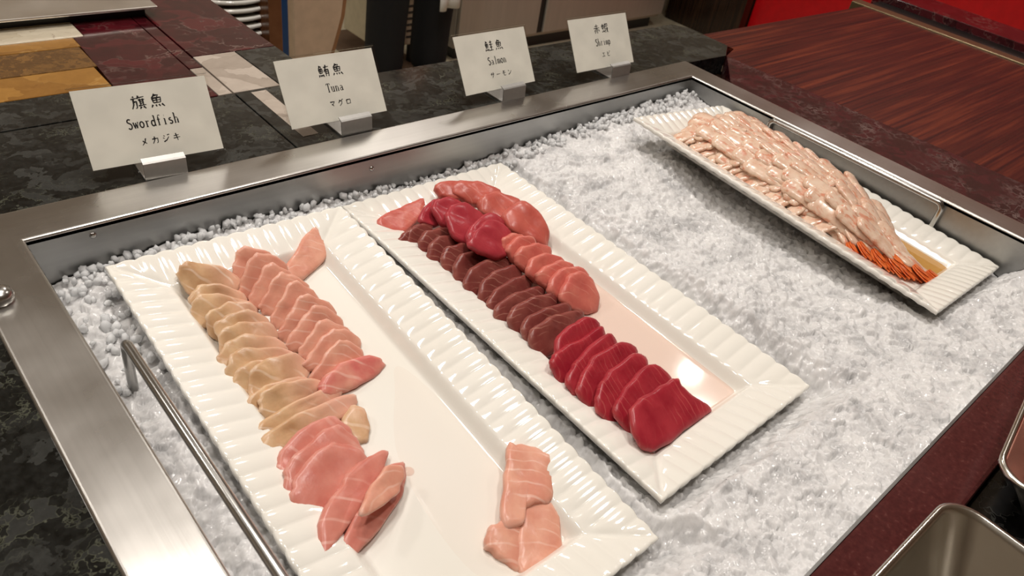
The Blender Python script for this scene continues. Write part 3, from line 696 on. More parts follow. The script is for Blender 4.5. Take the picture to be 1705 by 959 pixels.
cut_slice('SW', [SWC(p) for p in [(322, 155), (345, 125), (392, 52), (415, 43), (446, 80), (449, 105), (385, 178), (345, 180)]], 24, 20, FL + .003, .007, M['sw_pink'], 'single pale pink swordfish slice with white lines, farthest right on its platter', 'loose swordfish slices', 'swordfish_slice')
cut_slice('SW', [SWC(p) for p in [(424, 462), (440, 430), (480, 395), (560, 379), (588, 392), (594, 410), (540, 452), (470, 483), (434, 484)]], 32, 16, FL + .002, .009, M['sw_red'], 'pink swordfish slice with a red tip ending the right row', 'loose swordfish slices', 'swordfish_slice')
strips = [[(268, 500), (285, 470), (340, 447), (420, 443), (428, 470), (360, 515), (290, 545), (268, 528)], [(262, 575), (290, 540), (400, 480), (460, 464), (474, 490), (410, 545), (300, 605), (266, 608)], [(266, 618), (290, 580), (400, 520), (490, 484), (507, 500), (502, 528), (420, 580), (312, 648), (290, 658), (270, 645)]]
cut_slice('SW', [SWC(p) for p in [(470, 545), (508, 503), (540, 525), (556, 578), (542, 606), (500, 598)]], 12, 10, FL + .003, .007, M['sw_tan'], 'short tan swordfish piece jutting out right below the red tipped slice', 'loose swordfish slices', 'swordfish_slice')
group_of('SW', strips, SWC, (38, 34), (14, 18), FL + .0015, .0055, M['sw_tan'], '{} long tan swordfish strip from the far end below the two rows', 'long tan swordfish strips', 'swordfish_slice', wav=.0011, grow=1.12)
rose = [[(312, 660), (330, 612), (440, 534), (492, 560), (512, 610), (440, 700), (340, 735), (318, 720)], [(328, 700), (345, 650), (430, 576), (470, 565), (524, 600), (536, 645), (455, 755), (370, 795), (340, 765)], [(348, 745), (360, 692), (440, 614), (470, 607), (546, 640), (525, 710), (435, 805), (385, 832), (362, 815)]]
group_of('SW', rose, SWC, (26, 22), (14, 14), (FL + .004, FL + .008), .0065, M['sw_rose'], '{} broad rose pink swordfish slice from the far end of the near stack', 'broad rose swordfish slices', 'swordfish_slice', wav=.0007)
cut_slice('SW', [SWC(p) for p in [(422, 802), (480, 715), (500, 680), (570, 635), (600, 627), (592, 672), (525, 785), (446, 898), (434, 894)]], 24, 44, FL + .007, .008, M['sw_rose'], 'narrow rose swordfish strip, left one of the near pair', 'near pair of swordfish strips', 'swordfish_slice')
cut_slice('SW', [SWC(p) for p in [(478, 882), (500, 822), (560, 735), (600, 668), (642, 662), (648, 700), (636, 752), (545, 870), (505, 912), (486, 904)]], 20, 40, FL + .003, .009, M['sw_rose'], 'narrow rose swordfish strip, right one of the near pair', 'near pair of swordfish strips', 'swordfish_slice')
cut_slice('SW', [SWC(p) for p in [(520, 808), (560, 722), (600, 660), (642, 672), (640, 706), (628, 748)]], 30, 44, FL + .014, .005, M['sw_pink'], 'small pale flap of swordfish folded over the right strip of the near pair', 'loose swordfish slices', 'swordfish_slice')
cut_slice('SW', [PRC(p) for p in [(340, 640), (352, 520), (490, 490), (553, 575), (572, 780), (545, 922), (440, 908), (330, 925), (310, 860)]], 10, 0, FL + .002, .009, M['sw_pink'], 'broad pink swordfish slice alone at the near right, lower right of its trio', 'stray swordfish trio', 'swordfish_slice', grow=1.11)
cut_slice('SW', [PRC(p) for p in [(128, 745), (146, 645), (215, 615), (345, 600), (352, 720), (345, 925), (255, 872), (150, 790)]], 14, 0, FL + .002, .009, M['sw_pink'], 'pink swordfish slice alone at the near right, lower left of its trio', 'stray swordfish trio', 'swordfish_slice', grow=1.11, bx=6)
cut_slice('SW', [PRC(p) for p in [(262, 138), (300, 158), (400, 168), (490, 210), (522, 260), (515, 470), (495, 498), (362, 488), (352, 625), (218, 632), (232, 430), (244, 260)]], 8, 0, FL + .011, .008, M['sw_pink'], 'long pink swordfish slice alone at the near right, topmost of its trio', 'stray swordfish trio', 'swordfish_slice', grow=1.11, wav=.0009)

# ------------------------------------------------------------------ shrimp
def shrimp_mesh(L=.078, w0=.0085, seed=0, curve=.0):
    """peeled body along -y: broad head end at +y, narrow tail root at -y"""
    r = random.Random(seed); ns, n = 26, 14; V = []; F = []
    for i in range(ns + 1):
        t = i / ns; y = L * (.5 - t)
        e = min(1, (t / .10) ** .5 if t < .10 else 1) * min(1, ((1 - t) / .06) ** .5 if t > .94 else 1)
        seg = 1 + .07 * abs(math.sin(t * 6.5 * PI))
        w = w0 * (1 - .40 * t) * max(e, .02) * seg; h = w0 * .38 * (1 - .35 * t) * max(e, .02) * seg
        cx = .0018 * math.sin(t * 4 + seed); cz = -curve * (2 * t - 1) ** 2
        for k in range(n):
            a = 2 * PI * k / n; rr = 1 - .14 * max(0, math.sin(a)) ** 8
            V.append((cx + w * math.cos(a), y, cz + h * math.sin(a) * rr))
    for i in range(ns):
        for k in range(n):
            a = i * n + k; b = i * n + (k + 1) % n; F.append((a, a + n, b + n, b))
    F.append(tuple(range(n))); F.append(tuple(range(ns * n, ns * n + n))[::-1])
    return V, F
def tail_mesh(L=.078):
    V = []; F = []
    def lobe(ang, ln, w, z):
        i0 = len(V); n = 8; ca, sa = math.cos(ang), math.sin(ang)
        for j in range(9):
            t = j / 8; ww = w * (math.sin(PI * min(1, .12 + t * .86)) ** .7); th = .0012 * (1 - .6 * t)
            for k in range(n):
                a = 2 * PI * k / n; lx = ww * math.cos(a); ly = -t * ln
                V.append((lx * ca - ly * sa, -L * .5 + .004 + lx * sa + ly * ca, z + th * math.sin(a) + .0006 * math.cos(2 * a)))
        for j in range(8):
            for k in range(n):
                a = i0 + j * n + k; b = i0 + j * n + (k + 1) % n; F.append((a, a + n, b + n, b))
        F.append(tuple(range(i0, i0 + n))); F.append(tuple(range(i0 + 8 * n, i0 + 9 * n))[::-1])
    lobe(-.34, .026, .0062, .0003); lobe(.34, .026, .0062, .0003); lobe(-.14, .028, .0060, .0014); lobe(.14, .028, .0060, .0014); lobe(0, .019, .0036, .0030)
    return V, F
sh_var = []
for s in range(5):
    V, F = shrimp_mesh(.074, .0116, s * 3 + 1, .0015 * (s % 3)); me = bpy.data.meshes.new('shrimp_body'); me.from_pydata(V, [], F); me.polygons.foreach_set('use_smooth', [True] * len(F)); me.materials.append(M['shrimp']); sh_var.append(me)
V, F = tail_mesh(); tail_me = bpy.data.meshes.new('shrimp_tail'); tail_me.from_pydata(V, [], F); tail_me.polygons.foreach_set('use_smooth', [True] * len(F)); tail_me.materials.append(M['tail'])
def put_shrimp(i, x, y, z, yaw, pitch, roll, label, group, sc=1.0, tail=True):
    e = bpy.data.objects.new('shrimp', None); COL.objects.link(e); e.empty_display_size = .01
    e.matrix_world = PM['SH'] @ Matrix.Translation((x, y, z)) @ Matrix.Rotation(math.radians(yaw), 4, 'Z') @ Matrix.Rotation(math.radians(roll), 4, 'Y') @ Matrix.Rotation(math.radians(pitch), 4, 'X') @ Matrix.Scale(sc, 4)
    tag(e, label, 'shrimp', group)
    b = bpy.data.objects.new('body', sh_var[i % 5]); COL.objects.link(b); b.parent = e
    if tail: t = bpy.data.objects.new('tail', tail_me); COL.objects.link(t); t.parent = e; t['label'] = 'orange tail fan'
def mound(x, y):
    """top of the heap above the platter floor"""
    xr = lerp(.080, .064, min(1, max(0, (.15 - y) / .2))) if y > -.03 else lerp(.064, .004, min(1, (-.03 - y) / .15))
    xl = -.056 if y > -.09 else lerp(-.056, -.016, min(1, (-.09 - y) / .09))
    return xl, xr
rr = random.Random(5); cnt = 0
def heap_top(x, y):
    """height of the heap's surface: steep left flank, ridge right of the middle, sinking to the near tip"""
    xl, xr = mound(0, y); t = min(1, max(0, (x - xl) / max(xr - xl, .01)))
    prof = min(1, (t / .30)) ** .6 * (1 - .35 * max(0, (t - .6) / .4) ** 2)
    along = min(1, max(0, (.182 - y) / .05)) ** .5 * (1 if y > -.03 else max(.30, 1 - (-.03 - y) / .15))
    return .037 * prof * along
for layer, (dz, y0, step, nrow) in enumerate(((-.0105, .128, .030, 8), (0, .134, .0245, 11))):
    for ri in range(nrow):
        y = y0 - step * ri; xl, xr = mound(0, y - .02); n = max(2, round((xr - xl - .012) / .0142))
        for j in range(n):
            t = (j + .5 + .25 * (ri % 2)) / (n + .25); x = lerp(xl + .010, xr - .004, t)
            za = heap_top(x, y + .022); zb = heap_top(x, y - .022); pit = math.degrees(math.atan2(za - zb, .044)) + 7
            sl = math.degrees(math.atan2(heap_top(x - .006, y) - heap_top(x + .006, y), .012)); sl = max(-38, min(38, sl))
            yaw = lerp(9, -16, t) * (.3 + .7 * ri / 10) + rr.uniform(-6, 6)
            put_shrimp(cnt, x + rr.uniform(-.002, .002), y + rr.uniform(-.007, .007), FL + max(.006, (za + zb) / 2 + dz) + rr.uniform(-.001, .001), yaw, pit + rr.uniform(-3, 3), sl + rr.uniform(-8, 8),
                       'peeled pale shrimp with orange veins in the shingled heap on the tilted platter', 'shrimp in the heap', rr.uniform(.95, 1.1), layer == 1 and ri > 8); cnt += 1
for lay, (nl, x0, z0, ya, yb, lab) in enumerate(((16, -.0370, .0185, .150, -.058, 'lower'), (14, -.027, .0285, .142, -.040, 'upper'))):
    for k in range(nl):
        t = k / (nl - 1); y = lerp(ya, yb, t)
        put_shrimp(cnt, x0 + .0018 * math.sin(k * 2.1 + lay), y, FL + z0 + .0014 * math.sin(k * 1.3) - .003 * t, 62 + rr.uniform(-8, 8), -30 + rr.uniform(-5, 5), rr.uniform(-12, 12),
                   '{} shrimp from the far end in the {} ruffle left of the heap'.format(ORD[k], lab), 'shrimp along the left edge of the heap', .80, False); cnt += 1
for k in range(13):
    t = k / 12; x = lerp(-.030, -.002, t); y = lerp(-.052, -.128, t)
    put_shrimp(cnt, x, y, FL + .0125 + .005 * (k % 2) - .004 * t, lerp(-24, 2, t) + rr.uniform(-7, 7), 10 + rr.uniform(-3, 3), rr.uniform(-14, 14),
               '{} shrimp from the far end among those showing orange tails'.format(ORD[k]), 'shrimp with visible orange tails', 1.0, True); cnt += 1

# puddles
def puddle(name, plate, poly, z, mat, label, h=.0008):
    n = len(poly); cx = sum(p[0] for p in poly) / n; cy = sum(p[1] for p in poly) / n; V = []; F = []
    P2 = []
    for i in range(n):
        for k in range(8):
            p_, a, b, c = (Vector(poly[(i + o) % n]) for o in (-1, 0, 1, 2)); t = k / 8
            P2.append(.5 * ((2 * a) + (b - p_) * t + (2 * p_ - 5 * a + 4 * b - c) * t * t + (3 * a - p_ - 3 * b + c) * t ** 3))
    m = len(P2); V.append((cx, cy, z + h))
    for f, hh in ((.5, 1), (.9, 1), (.97, .75), (1, 0)):
        for p_ in P2: V.append((cx + (p_.x - cx) * f, cy + (p_.y - cy) * f, z + h * hh))
    for k in range(m): F.append((0, 1 + k, 1 + (k + 1) % m))
    for r_ in range(3):
        for k in range(m): F.append((1 + r_ * m + k, 1 + (r_ + 1) * m + k, 1 + (r_ + 1) * m + (k + 1) % m, 1 + r_ * m + (k + 1) % m))
    o = mk(name, V, F, mat); o.matrix_world = PM[plate]; return tag(o, label, 'liquid')
puddle('broth_puddle', 'SH', [(.064, .02), (.066, -.05), (.066, -.11), (.064, -.160), (.030, -.163), (.004, -.162), (.0, -.10), (.03, -.02)], FL + .0002, M['soy'], 'amber liquid pooled beside the shrimp heap on the tilted platter', .002)
puddle('juice_puddle', 'TU', [(.062, .02), (.063, -.05), (.063, -.11), (.060, -.158), (.02, -.160), (.004, -.13), (.006, -.06), (.03, .0)], FL + .0002, M['juice'], 'thin pink juice on the tuna platter right of the slices', .0005)
puddle('juice_puddle', 'SW', [(.05, .02), (.06, -.06), (.062, -.14), (.04, -.160), (.0, -.158), (-.01, -.12), (.0, -.05), (.03, .0)], FL + .0002, liquid('faint pink juice', srgb(240, 200, 180), .05), 'faint pink juice on the swordfish platter beside the stray pair', .0004)
V, F = lathe([(.0001, .0008), (.0022, .0006), (.003, 0)], 18)
dj = mk('juice_drop', V, F, M['juice']); dj.matrix_world = PM['TU'] @ Matrix.Translation((.0905, .044, -.004)); tag(dj, 'small pink juice drop on the right flange of the tuna platter', 'drop')
dj2 = mk('juice_drop', V, F, M['juice']); dj2.matrix_world = PM['SW'] @ Matrix.Translation((.0, -.062, FL + .0003)) @ Matrix.Scale(1.3, 4); tag(dj2, 'small pink juice drop on the swordfish platter right of the near pair', 'drop')

# ------------------------------------------------------------------ lettering
G = {}
def fishrad(x0, x1):
    f = lambda x: x0 + (x1 - x0) * x / 100
    st = [[(42, 97), (34, 84), (18, 70)], [(36, 86), (64, 88), (54, 72)], [(22, 68), (26, 36)], [(22, 68), (78, 70), (73, 38)], [(26, 53), (74, 54)], [(50, 69), (49, 38)], [(27, 37), (74, 38)], [(18, 25), (8, 7)], [(38, 24), (42, 10)], [(58, 24), (66, 10)], [(78, 26), (94, 7)]]
    return [[(f(x), y) for x, y in s] for s in st]
G['魚'] = fishrad(0, 100)
G['旗'] = [[(22, 96), (28, 87)], [(6, 78), (48, 82)], [(22, 78), (18, 40), (4, 12)], [(20, 58), (40, 60), (37, 20), (28, 14)], [(58, 98), (48, 76)], [(54, 84), (94, 88)], [(52, 68), (94, 70)], [(62, 76), (63, 32)], [(82, 76), (81, 32)], [(63, 57), (81, 58)], [(63, 45), (81, 46)], [(48, 31), (98, 33)], [(64, 24), (54, 8)], [(78, 24), (92, 8)]]
G['鮪'] = fishrad(-2, 50) + [[(52, 80), (98, 84)], [(74, 98), (66, 70), (50, 44)], [(66, 60), (65, 10)], [(66, 60), (90, 61), (89, 10), (82, 14)], [(66, 45), (89, 46)], [(66, 31), (89, 32)]]
G['鮭'] = fishrad(-2, 50) + [[(60, 84), (92, 86)], [(76, 98), (76, 62)], [(54, 64), (98, 66)], [(60, 40), (92, 42)], [(76, 60), (76, 14)], [(52, 12), (99, 14)]]
G['赤'] = [[(24, 80), (76, 83)], [(50, 98), (50, 62)], [(8, 60), (92, 63)], [(42, 60), (38, 30), (18, 8)], [(58, 60), (58, 10), (50, 14)], [(24, 44), (14, 24)], [(76, 46), (88, 26)]]
G['蝦'] = [[(8, 76), (10, 48)], [(8, 76), (38, 78), (36, 50)], [(10, 49), (36, 51)], [(23, 96), (23, 16)], [(4, 14), (40, 20)], [(36, 26), (44, 10)], [(52, 90), (52, 6)], [(52, 90), (70, 91), (69, 66)], [(52, 67), (69, 68)], [(52, 46), (70, 48)], [(52, 28), (70, 30)], [(76, 90), (94, 91), (92, 68)], [(76, 68), (93, 69)], [(76, 48), (95, 50), (84, 24), (70, 6)], [(78, 44), (86, 22), (99, 6)]]
DK = [[(74, 97), (80, 86)], [(88, 99), (94, 88)]]
G['メ'] = [[(70, 90), (55, 45), (20, 10)], [(30, 62), (75, 25)]]
G['カ'] = [[(15, 66), (82, 70), (76, 20), (62, 12)], [(46, 94), (42, 50), (16, 10)]]
G['ジ'] = [[(25, 88), (42, 78)], [(15, 62), (32, 52)], [(18, 12), (55, 30), (85, 68)]] + DK
G['キ'] = [[(18, 66), (80, 74)], [(10, 38), (90, 46)], [(44, 96), (58, 6)]]
G['マ'] = [[(14, 80), (84, 82), (48, 38)], [(36, 52), (62, 20)]]
G['グ'] = [[(42, 94), (30, 66), (14, 48)], [(38, 76), (74, 78), (66, 40), (28, 6)]] + DK
G['ロ'] = [[(20, 76), (22, 16)], [(20, 76), (82, 78), (79, 18)], [(22, 20), (79, 22)]]
G['サ'] = [[(8, 64), (92, 68)], [(32, 90), (32, 36)], [(68, 94), (66, 44), (40, 6)]]
G['ー'] = [[(10, 50), (90, 54)]]
G['モ'] = [[(24, 84), (78, 86)], [(10, 54), (90, 58)], [(44, 84), (44, 20), (52, 12), (86, 14)]]
G['ン'] = [[(18, 82), (38, 68)], [(16, 14), (56, 34), (88, 74)]]
G['エ'] = [[(20, 78), (80, 80)], [(50, 79), (50, 18)], [(8, 16), (92, 19)]]
G['ビ'] = [[(26, 90), (26, 24), (34, 14), (82, 16)], [(72, 70), (26, 50)]] + DK
def arc(cx, cy, rx, ry, a0, a1, n=12): return [(cx + rx * math.cos(math.radians(lerp(a0, a1, i / n))), cy + ry * math.sin(math.radians(lerp(a0, a1, i / n)))) for i in range(n + 1)]
# roman letters with slab serifs on a 50 x 100 cell: (stroke, thick?)
def ser(x, y, w=9): return ([(x - w, y), (x + w, y)], 0)
RG = {
 'S': [(arc(25, 61, 15, 16, 40, 250)[:10] + arc(25, 24, 16, 21, 70, -150, 14), 1)] ,
 'w': [([(6, 48), (16, 4)], 1), ([(16, 4), (25, 42)], 0), ([(25, 42), (34, 4)], 1), ([(34, 4), (44, 48)], 0), ser(7, 48, 6), ser(43, 48, 6), ser(25, 44, 4)],
 'o': [(arc(25, 26, 16, 22, 0, 360, 24), 1)],
 'r': [([(18, 48), (18, 4)], 1), (arc(30, 34, 12, 13, 180, 50), 0), ser(18, 4), ser(14, 48, 6)],
 'd': [(arc(22, 25, 14, 21, 40, 320, 20), 1), ([(37, 82), (37, 4)], 1), ser(33, 82, 6), ser(40, 4, 5)],
 'f': [([(21, 4), (21, 66)], 1), (arc(31, 66, 10, 15, 180, 40), 0), ([(9, 48), (36, 48)], 0), ser(21, 4)],
 'i': [([(25, 48), (25, 4)], 1), ([(24, 72), (26, 72)], 2), ser(21, 48, 5), ser(25, 4)],
 's': [(arc(25, 37, 12, 10, 60, 270)[:9] + arc(25, 15, 13, 12, 80, -150, 12), 1)],
 'h': [([(12, 82), (12, 4)], 1), (arc(24, 32, 12, 15, 180, 0), 0), ([(36, 32), (36, 4)], 1), ser(9, 82, 5), ser(12, 4, 7), ser(36, 4, 7)],
 'T': [([(25, 78), (25, 4)], 1), ([(5, 78), (45, 78)], 0), ([(5, 78), (4, 66)], 0), ([(45, 78), (46, 66)], 0), ser(25, 4)],
 'u': [([(12, 48), (12, 18)], 1), (arc(23, 17, 11, 13, 180, 330), 0), ([(36, 48), (36, 4)], 1), ser(8, 48, 5), ser(32, 48, 5), ser(39, 4, 5)],
 'n': [([(12, 48), (12, 4)], 1), (arc(24, 32, 12, 15, 180, 0), 0), ([(36, 32), (36, 4)], 1), ser(9, 48, 5), ser(12, 4, 7), ser(36, 4, 7)],
 'a': [(arc(24, 36, 11, 11, 150, 0), 0), ([(35, 36), (35, 10), (42, 4)], 1), (arc(22, 16, 12, 12, 60, 330), 0)],
 'l': [([(25, 82), (25, 4)], 1), ser(21, 82, 5), ser(25, 4)],
 'm': [([(7, 48), (7, 4)], 1), (arc(16, 36, 9, 11, 180, 0), 0), ([(25, 36), (25, 4)], 1), (arc(34, 36, 9, 11, 180, 0), 0), ([(43, 36), (43, 4)], 1), ser(7, 4, 5), ser(25, 4, 4), ser(43, 4, 5)],
 'p': [([(12, 48), (12, -16)], 1), (arc(24, 26, 14, 21, 140, -140, 18), 1), ser(9, 48, 5), ser(12, -16, 7)],
}
def ribbon(V, F, pts, wf, ox, oy, sx, sy, z):
    P_ = [Vector((ox + x * sx, oy + y * sy)) for x, y in pts]
    Q = []
    for a, b in zip(P_[:-1], P_[1:]):
        m = max(1, int((b - a).length / .0012))
        Q += [a.lerp(b, k / m) for k in range(m)]
    Q.append(P_[-1]); n = len(Q); i0 = len(V)
    for i, p in enumerate(Q):
        d = (Q[min(i + 1, n - 1)] - Q[max(i - 1, 0)]); d = d.normalized() if d.length else Vector((1, 0)); w = wf(i / (n - 1)) if n > 1 else wf(0)
        q = Vector((-d.y, d.x)) * w / 2; V.append((p.x + q.x, p.y + q.y, z)); V.append((p.x - q.x, p.y - q.y, z))
    for i in range(n - 1): F.append((i0 + 2 * i, i0 + 2 * i + 1, i0 + 2 * i + 3, i0 + 2 * i + 2))
def brush(V, F, text, cx, cy, size, gap, wt):
    n = len(text); tot = n * size + (n - 1) * gap; x = cx - tot / 2
    for ch in text:
        for s in G[ch]:
            hor = abs(s[-1][0] - s[0][0]) > 1.5 * abs(s[-1][1] - s[0][1]) and len(s) == 2
            k = .72 if hor else 1.0
            ribbon(V, F, s, (lambda t, k=k: wt * k * (1.15 - .55 * t)), x, cy - size / 2, size / 100, size / 100, 0)
        x += size + gap
def roman(V, F, text, cx, cy, cw, chh):
    x = cx - len(text) * cw / 2
    for ch in text:
        for s, th in RG[ch]:
            w = {0: .00060, 1: .00108, 2: .0015}[th]
            ribbon(V, F, s, lambda t, w=w: w, x, cy - chh * .4, cw / 50, chh / 100, 0)
        x += cw

# ------------------------------------------------------------------ the four name cards on their stands
CW, CH, CT = .107, .064, .553
signs = [((.196, .603), -.068, '旗魚', 'Swordfish', 'メカジキ', 'first name card from the left, reading Swordfish, in a clear holder on a steel clip', (.52, .50, .60), 0),
         ((.374, .606), -.012, '鮪魚', 'Tuna', 'マグロ', 'second name card from the left, reading Tuna, in a clear holder on a steel clip', (.50, .50, .60), .012),
         ((.584, .602), .009, '鮭魚', 'Salmon', 'サーモン', 'third name card from the left, reading Salmon, in a clear holder on a steel clip', (.50, .5, .6), .012),
         ((.763, .600), -.022, '赤蝦', 'Shrimp', 'エビ', 'rightmost name card, reading Shrimp, in a clear holder on a steel clip', (.5, .5, .6), .020)]
for (x, y), yaw, kan, eng, kana, lab, _, cxo in signs:
    s = empty('name_card', lab, 'sign', (x, y, ZT), 'name cards behind the ice well', (0, 0, yaw))
    # card frame: local origin at the bottom edge of the card, x right, y up the card, z towards the viewer
    R = Matrix(((1, 0, 0), (0, math.sin(CT), -math.cos(CT)), (0, math.cos(CT), math.sin(CT)))).to_4x4()
    MC = Matrix.Translation((0, 0, .012)) @ R
    def part(o): o.parent = s; o.matrix_local = MC; return o
    b = bmesh.new(); box(b, -CW / 2 - .002, CW / 2 + .002, -.001, CH + .002, .0004, .0016, .0003); part(from_bm('clear_front', b, M['acrylic']))
    b = bmesh.new(); box(b, -CW / 2 - .002, CW / 2 + .002, -.001, CH + .002, -.0022, -.0010, .0003); part(from_bm('clear_back', b, M['acrylic']))
    b = bmesh.new(); box(b, -CW / 2 - .0022, CW / 2 + .0022, CH + .0018, CH + .0032, -.0022, .0016, .0003); part(from_bm('top_edge', b, M['acrylic']))
    b = bmesh.new(); box(b, -CW / 2, CW / 2, 0, CH, -.0008, -.0002); part(from_bm('paper', b, M['card']))
    V = []; F = []
    brush(V, F, kan, .002, CH * .755, .0122, .0026, .00135)
    roman(V, F, eng, .002, CH * .50, .0047, .0108)
    brush(V, F, kana, .004, CH * .255, .0068, .0020, .00095)
    t = part(mk('printed_text', [(v[0], v[1], -.00012) for v in V], F, M['ink'], None, False))
    # steel clip: sloping face, folded lip and foot
    prof = [(-.0205 + 0, 0)]
    w = .0175; cx = cxo
    pr = [(-.0085, .0006), (-.0070, .0145), (-.0056, .0156), (-.0012, .0172), (-.0008, .0163), (-.0050, .0146), (-.0060, .0138), (-.0074, .0006)]
    b = bmesh.new()
    A = [b.verts.new((cx - w, p[0] - .002, p[1])) for p in pr]; B = [b.verts.new((cx + w, p[0] - .002, p[1])) for p in pr]; n = len(pr)
    b.faces.new(A); b.faces.new(B[::-1])
    for k in range(n): b.faces.new((A[k], B[k], B[(k + 1) % n], A[(k + 1) % n]))
    bmesh.ops.recalc_face_normals(b, faces=b.faces[:])
    from_bm('clip', b, M['steel_clip'], s)['label'] = 'steel clip'
    b = bmesh.new(); box(b, cx - w, cx + w, -.010, .030, -.0014, .0006, .0002); from_bm('clip_base', b, M['steel_clip'], s)
    b = bmesh.new(); box(b, cx - w - .004, cx - w - .0005, -.004, .012, -.0012, .014, .0003); from_bm('clear_support', b, M['acrylic'], s)

# ------------------------------------------------------------------ flat steel tray at the far left
tr = empty('steel_tray', 'flat shiny steel tray at the far left of the stone counter', 'tray', (0, 0, 0))
ty0 = U(0, 34, .012).y; tx1 = U(258, 6, .012).x
bm = bmesh.new(); box(bm, -.35, tx1, ty0, ty0 + .34, ZT + .009, ZT + .012, .0012); from_bm('top', bm, M['steel_tray'], tr)
bm = bmesh.new(); box(bm, -.34, tx1 - .012, ty0 + .012, ty0 + .33, ZT - .0015, ZT + .0088); from_bm('base', bm, M['black'], tr)

# ------------------------------------------------------------------ wooden table at the right with metal strip and groove
tb = empty('wooden_table', 'glossy red brown striped wooden table beyond the ice well', 'table', (1.3, .3, 0))
def tpart(o): o.location = -Vector(tb.location); o.parent = tb; return o
zt = ZT - .003
tpart(prismo('table_top', [(1.031, -.6), (1.585, -.6), (1.592, .652), (1.064, .664), (1.064, .600), (1.022, .586), (1.046, .154)], zt - .03, zt, M['wood']))
tpart(boxo('metal_strip', 1.593, 1.625, -.6, .68, zt - .03, zt + .002, M['brass']))
tpart(boxo('groove', 1.626, 1.735, -.6, .68, zt - .05, zt - .012, M['black']))
tpart(boxo('stone_edge', 1.736, 1.85, -.6, .70, zt - .03, zt + .002, M['red_marble']))
tpart(boxo('table_body', 1.06, 1.82, -.58, .60, 0, zt - .051, M['wood_panel'], None, .003))

# ------------------------------------------------------------------ front pans
def pan(name, label, ox, oy, rot, lx, ly, z, depth=.05, slope=.016, rc=.022):
    """rounded steel pan whose far corner stands at the origin; extends towards -x*dir and -y"""
    e = empty(name, label, 'pan', (ox, oy, z), 'serving pans at the near right', (0, 0, rot))
    def loop(inset, r):
        P_ = []
        x0, x1, y0, y1 = lx[0] + inset, lx[1] - inset, ly[0] + inset, ly[1] - inset
        for cx, cy, a0 in ((x1 - r, y1 - r, 0), (x0 + r, y1 - r, 90), (x0 + r, y0 + r, 180), (x1 - r, y0 + r, 270)):
            for k in range(9): a = math.radians(a0 + k * 90 / 8); P_.append((cx + r * math.cos(a), cy + r * math.sin(a)))
        return P_
    V = []; F = []
    prof = [(.0022, rc, -.004), (0, rc, -.0035), (-.0002, rc, -.0012), (.0012, rc, 0), (.0035, rc - .002, -.0004), (.005, rc - .003, -.004), (slope * .6 + .004, rc - .006, -depth * .55), (slope + .004, rc - .008, -depth + .004), (slope + .008, rc - .010, -depth)]
    n = 36
    for ins, r, zz in prof:
        for p in loop(ins, max(r, .003)): V.append((p[0], p[1], zz))
    for i in range(len(prof) - 1):
        for k in range(n): a = i * n + k; b = i * n + (k + 1) % n; F.append((a, b, b + n, a + n))
    F.append(tuple(range((len(prof) - 1) * n, len(prof) * n)))
    o = mk('body', V, F, M['steel_pan'], e); o.modifiers.new('s', 'SOLIDIFY').thickness = .0009
    return e
c1 = U(1586, 822, .030)
pan('steel_pan', 'empty rectangular steel pan with rounded corners at the near right', c1.x + .002, c1.y + .001, -.03, (-.26, 0), (-.16, 0), ZT + .030, .052, .026, .020)
a_, b_ = U(1652, 772, .030), U(1705, 652, .030); yw = math.atan2(b_.y - a_.y, b_.x - a_.x)
pan('meat_pan', 'steel pan holding pink meat at the right edge of the picture', a_.x - .004, a_.y - .003, yw, (0, .30), (-.17, 0), ZT + .030, .052, .030, .020)
mv = slice_mesh(.15, .085, .03, 'box', 3, 4, 0, 900, .002)
mo = mk('meat_piece', mv[0], mv[1], M['sw_rose']); mo.matrix_world = Matrix.Translation((a_.x - .004, a_.y - .003, ZT + .004)) @ Matrix.Rotation(yw, 4, 'Z') @ Matrix.Translation((.145, -.088, 0)); tag(mo, 'piece of pink meat lying in the steel pan at the right edge', 'meat')

# ------------------------------------------------------------------ kitchen beyond the counter
FY = 2.46; fx0, fxa, fxb, fx1 = V3(764, 40, FY).x, V3(896, 40, FY).x, V3(906, 40, FY).x, V3(1098, 40, FY).x
fr = empty('steel_fridge', 'stainless steel undercounter fridge behind the counter', 'fridge', ((fx0 + fx1) / 2, FY + .3, 0))
def fpart(o): o.location = -Vector(fr.location); o.parent = fr; return o
fpart(boxo('cabinet', fx0, fx1, FY + .022, FY + .6, .06, .85, M['fridge'], None, .004))
fpart(boxo('plinth', fx0 + .03, fx1 - .03, FY + .05, FY + .55, 0, .06, M['black'], None, .002))
fpart(boxo('door', fx0 + .004, fxa, FY, FY + .021, .08, .84, M['fridge'], None, .004)); fpart(boxo('door', fxb, fx1 - .004, FY, FY + .021, .08, .84, M['fridge'], None, .004))
fpart(boxo('door_gap', fxa + .001, fxb - .001, FY + .010, FY + .0215, .08, .84, M['black'], None, 0))
rp = boxo('red_panel', 3.775, 3.798, -2.55, 2.10, 0, 1.80, M['red'], None, .003); tag(rp, 'glossy red lacquer panel along the right wall beyond the wooden table', 'panel')
bp = boxo('wood_panel', 3.70, 3.795, 2.105, FY + .12, 0, 1.1, M['wood_panel']); tag(bp, 'dark brown striped wooden panel between steel fridge and red wall', 'panel')
mt = boxo('floor_mat', 1.68, 1.93, 2.10, 2.95, .0005, .008, M['floor_brown'], None, .002); tag(mt, 'brown mat on the floor beneath the legs', 'mat')
ap = empty('cream_appliance', 'cream enamelled box with vent holes seen between the black legs', 'appliance', (1.82, 2.62, 0))
def apart(o): o.location = -Vector(ap.location); o.parent = ap; return o
apart(boxo('housing', 1.70, 1.935, 2.50, 2.75, .10, .6, M['cream'], None, .006))
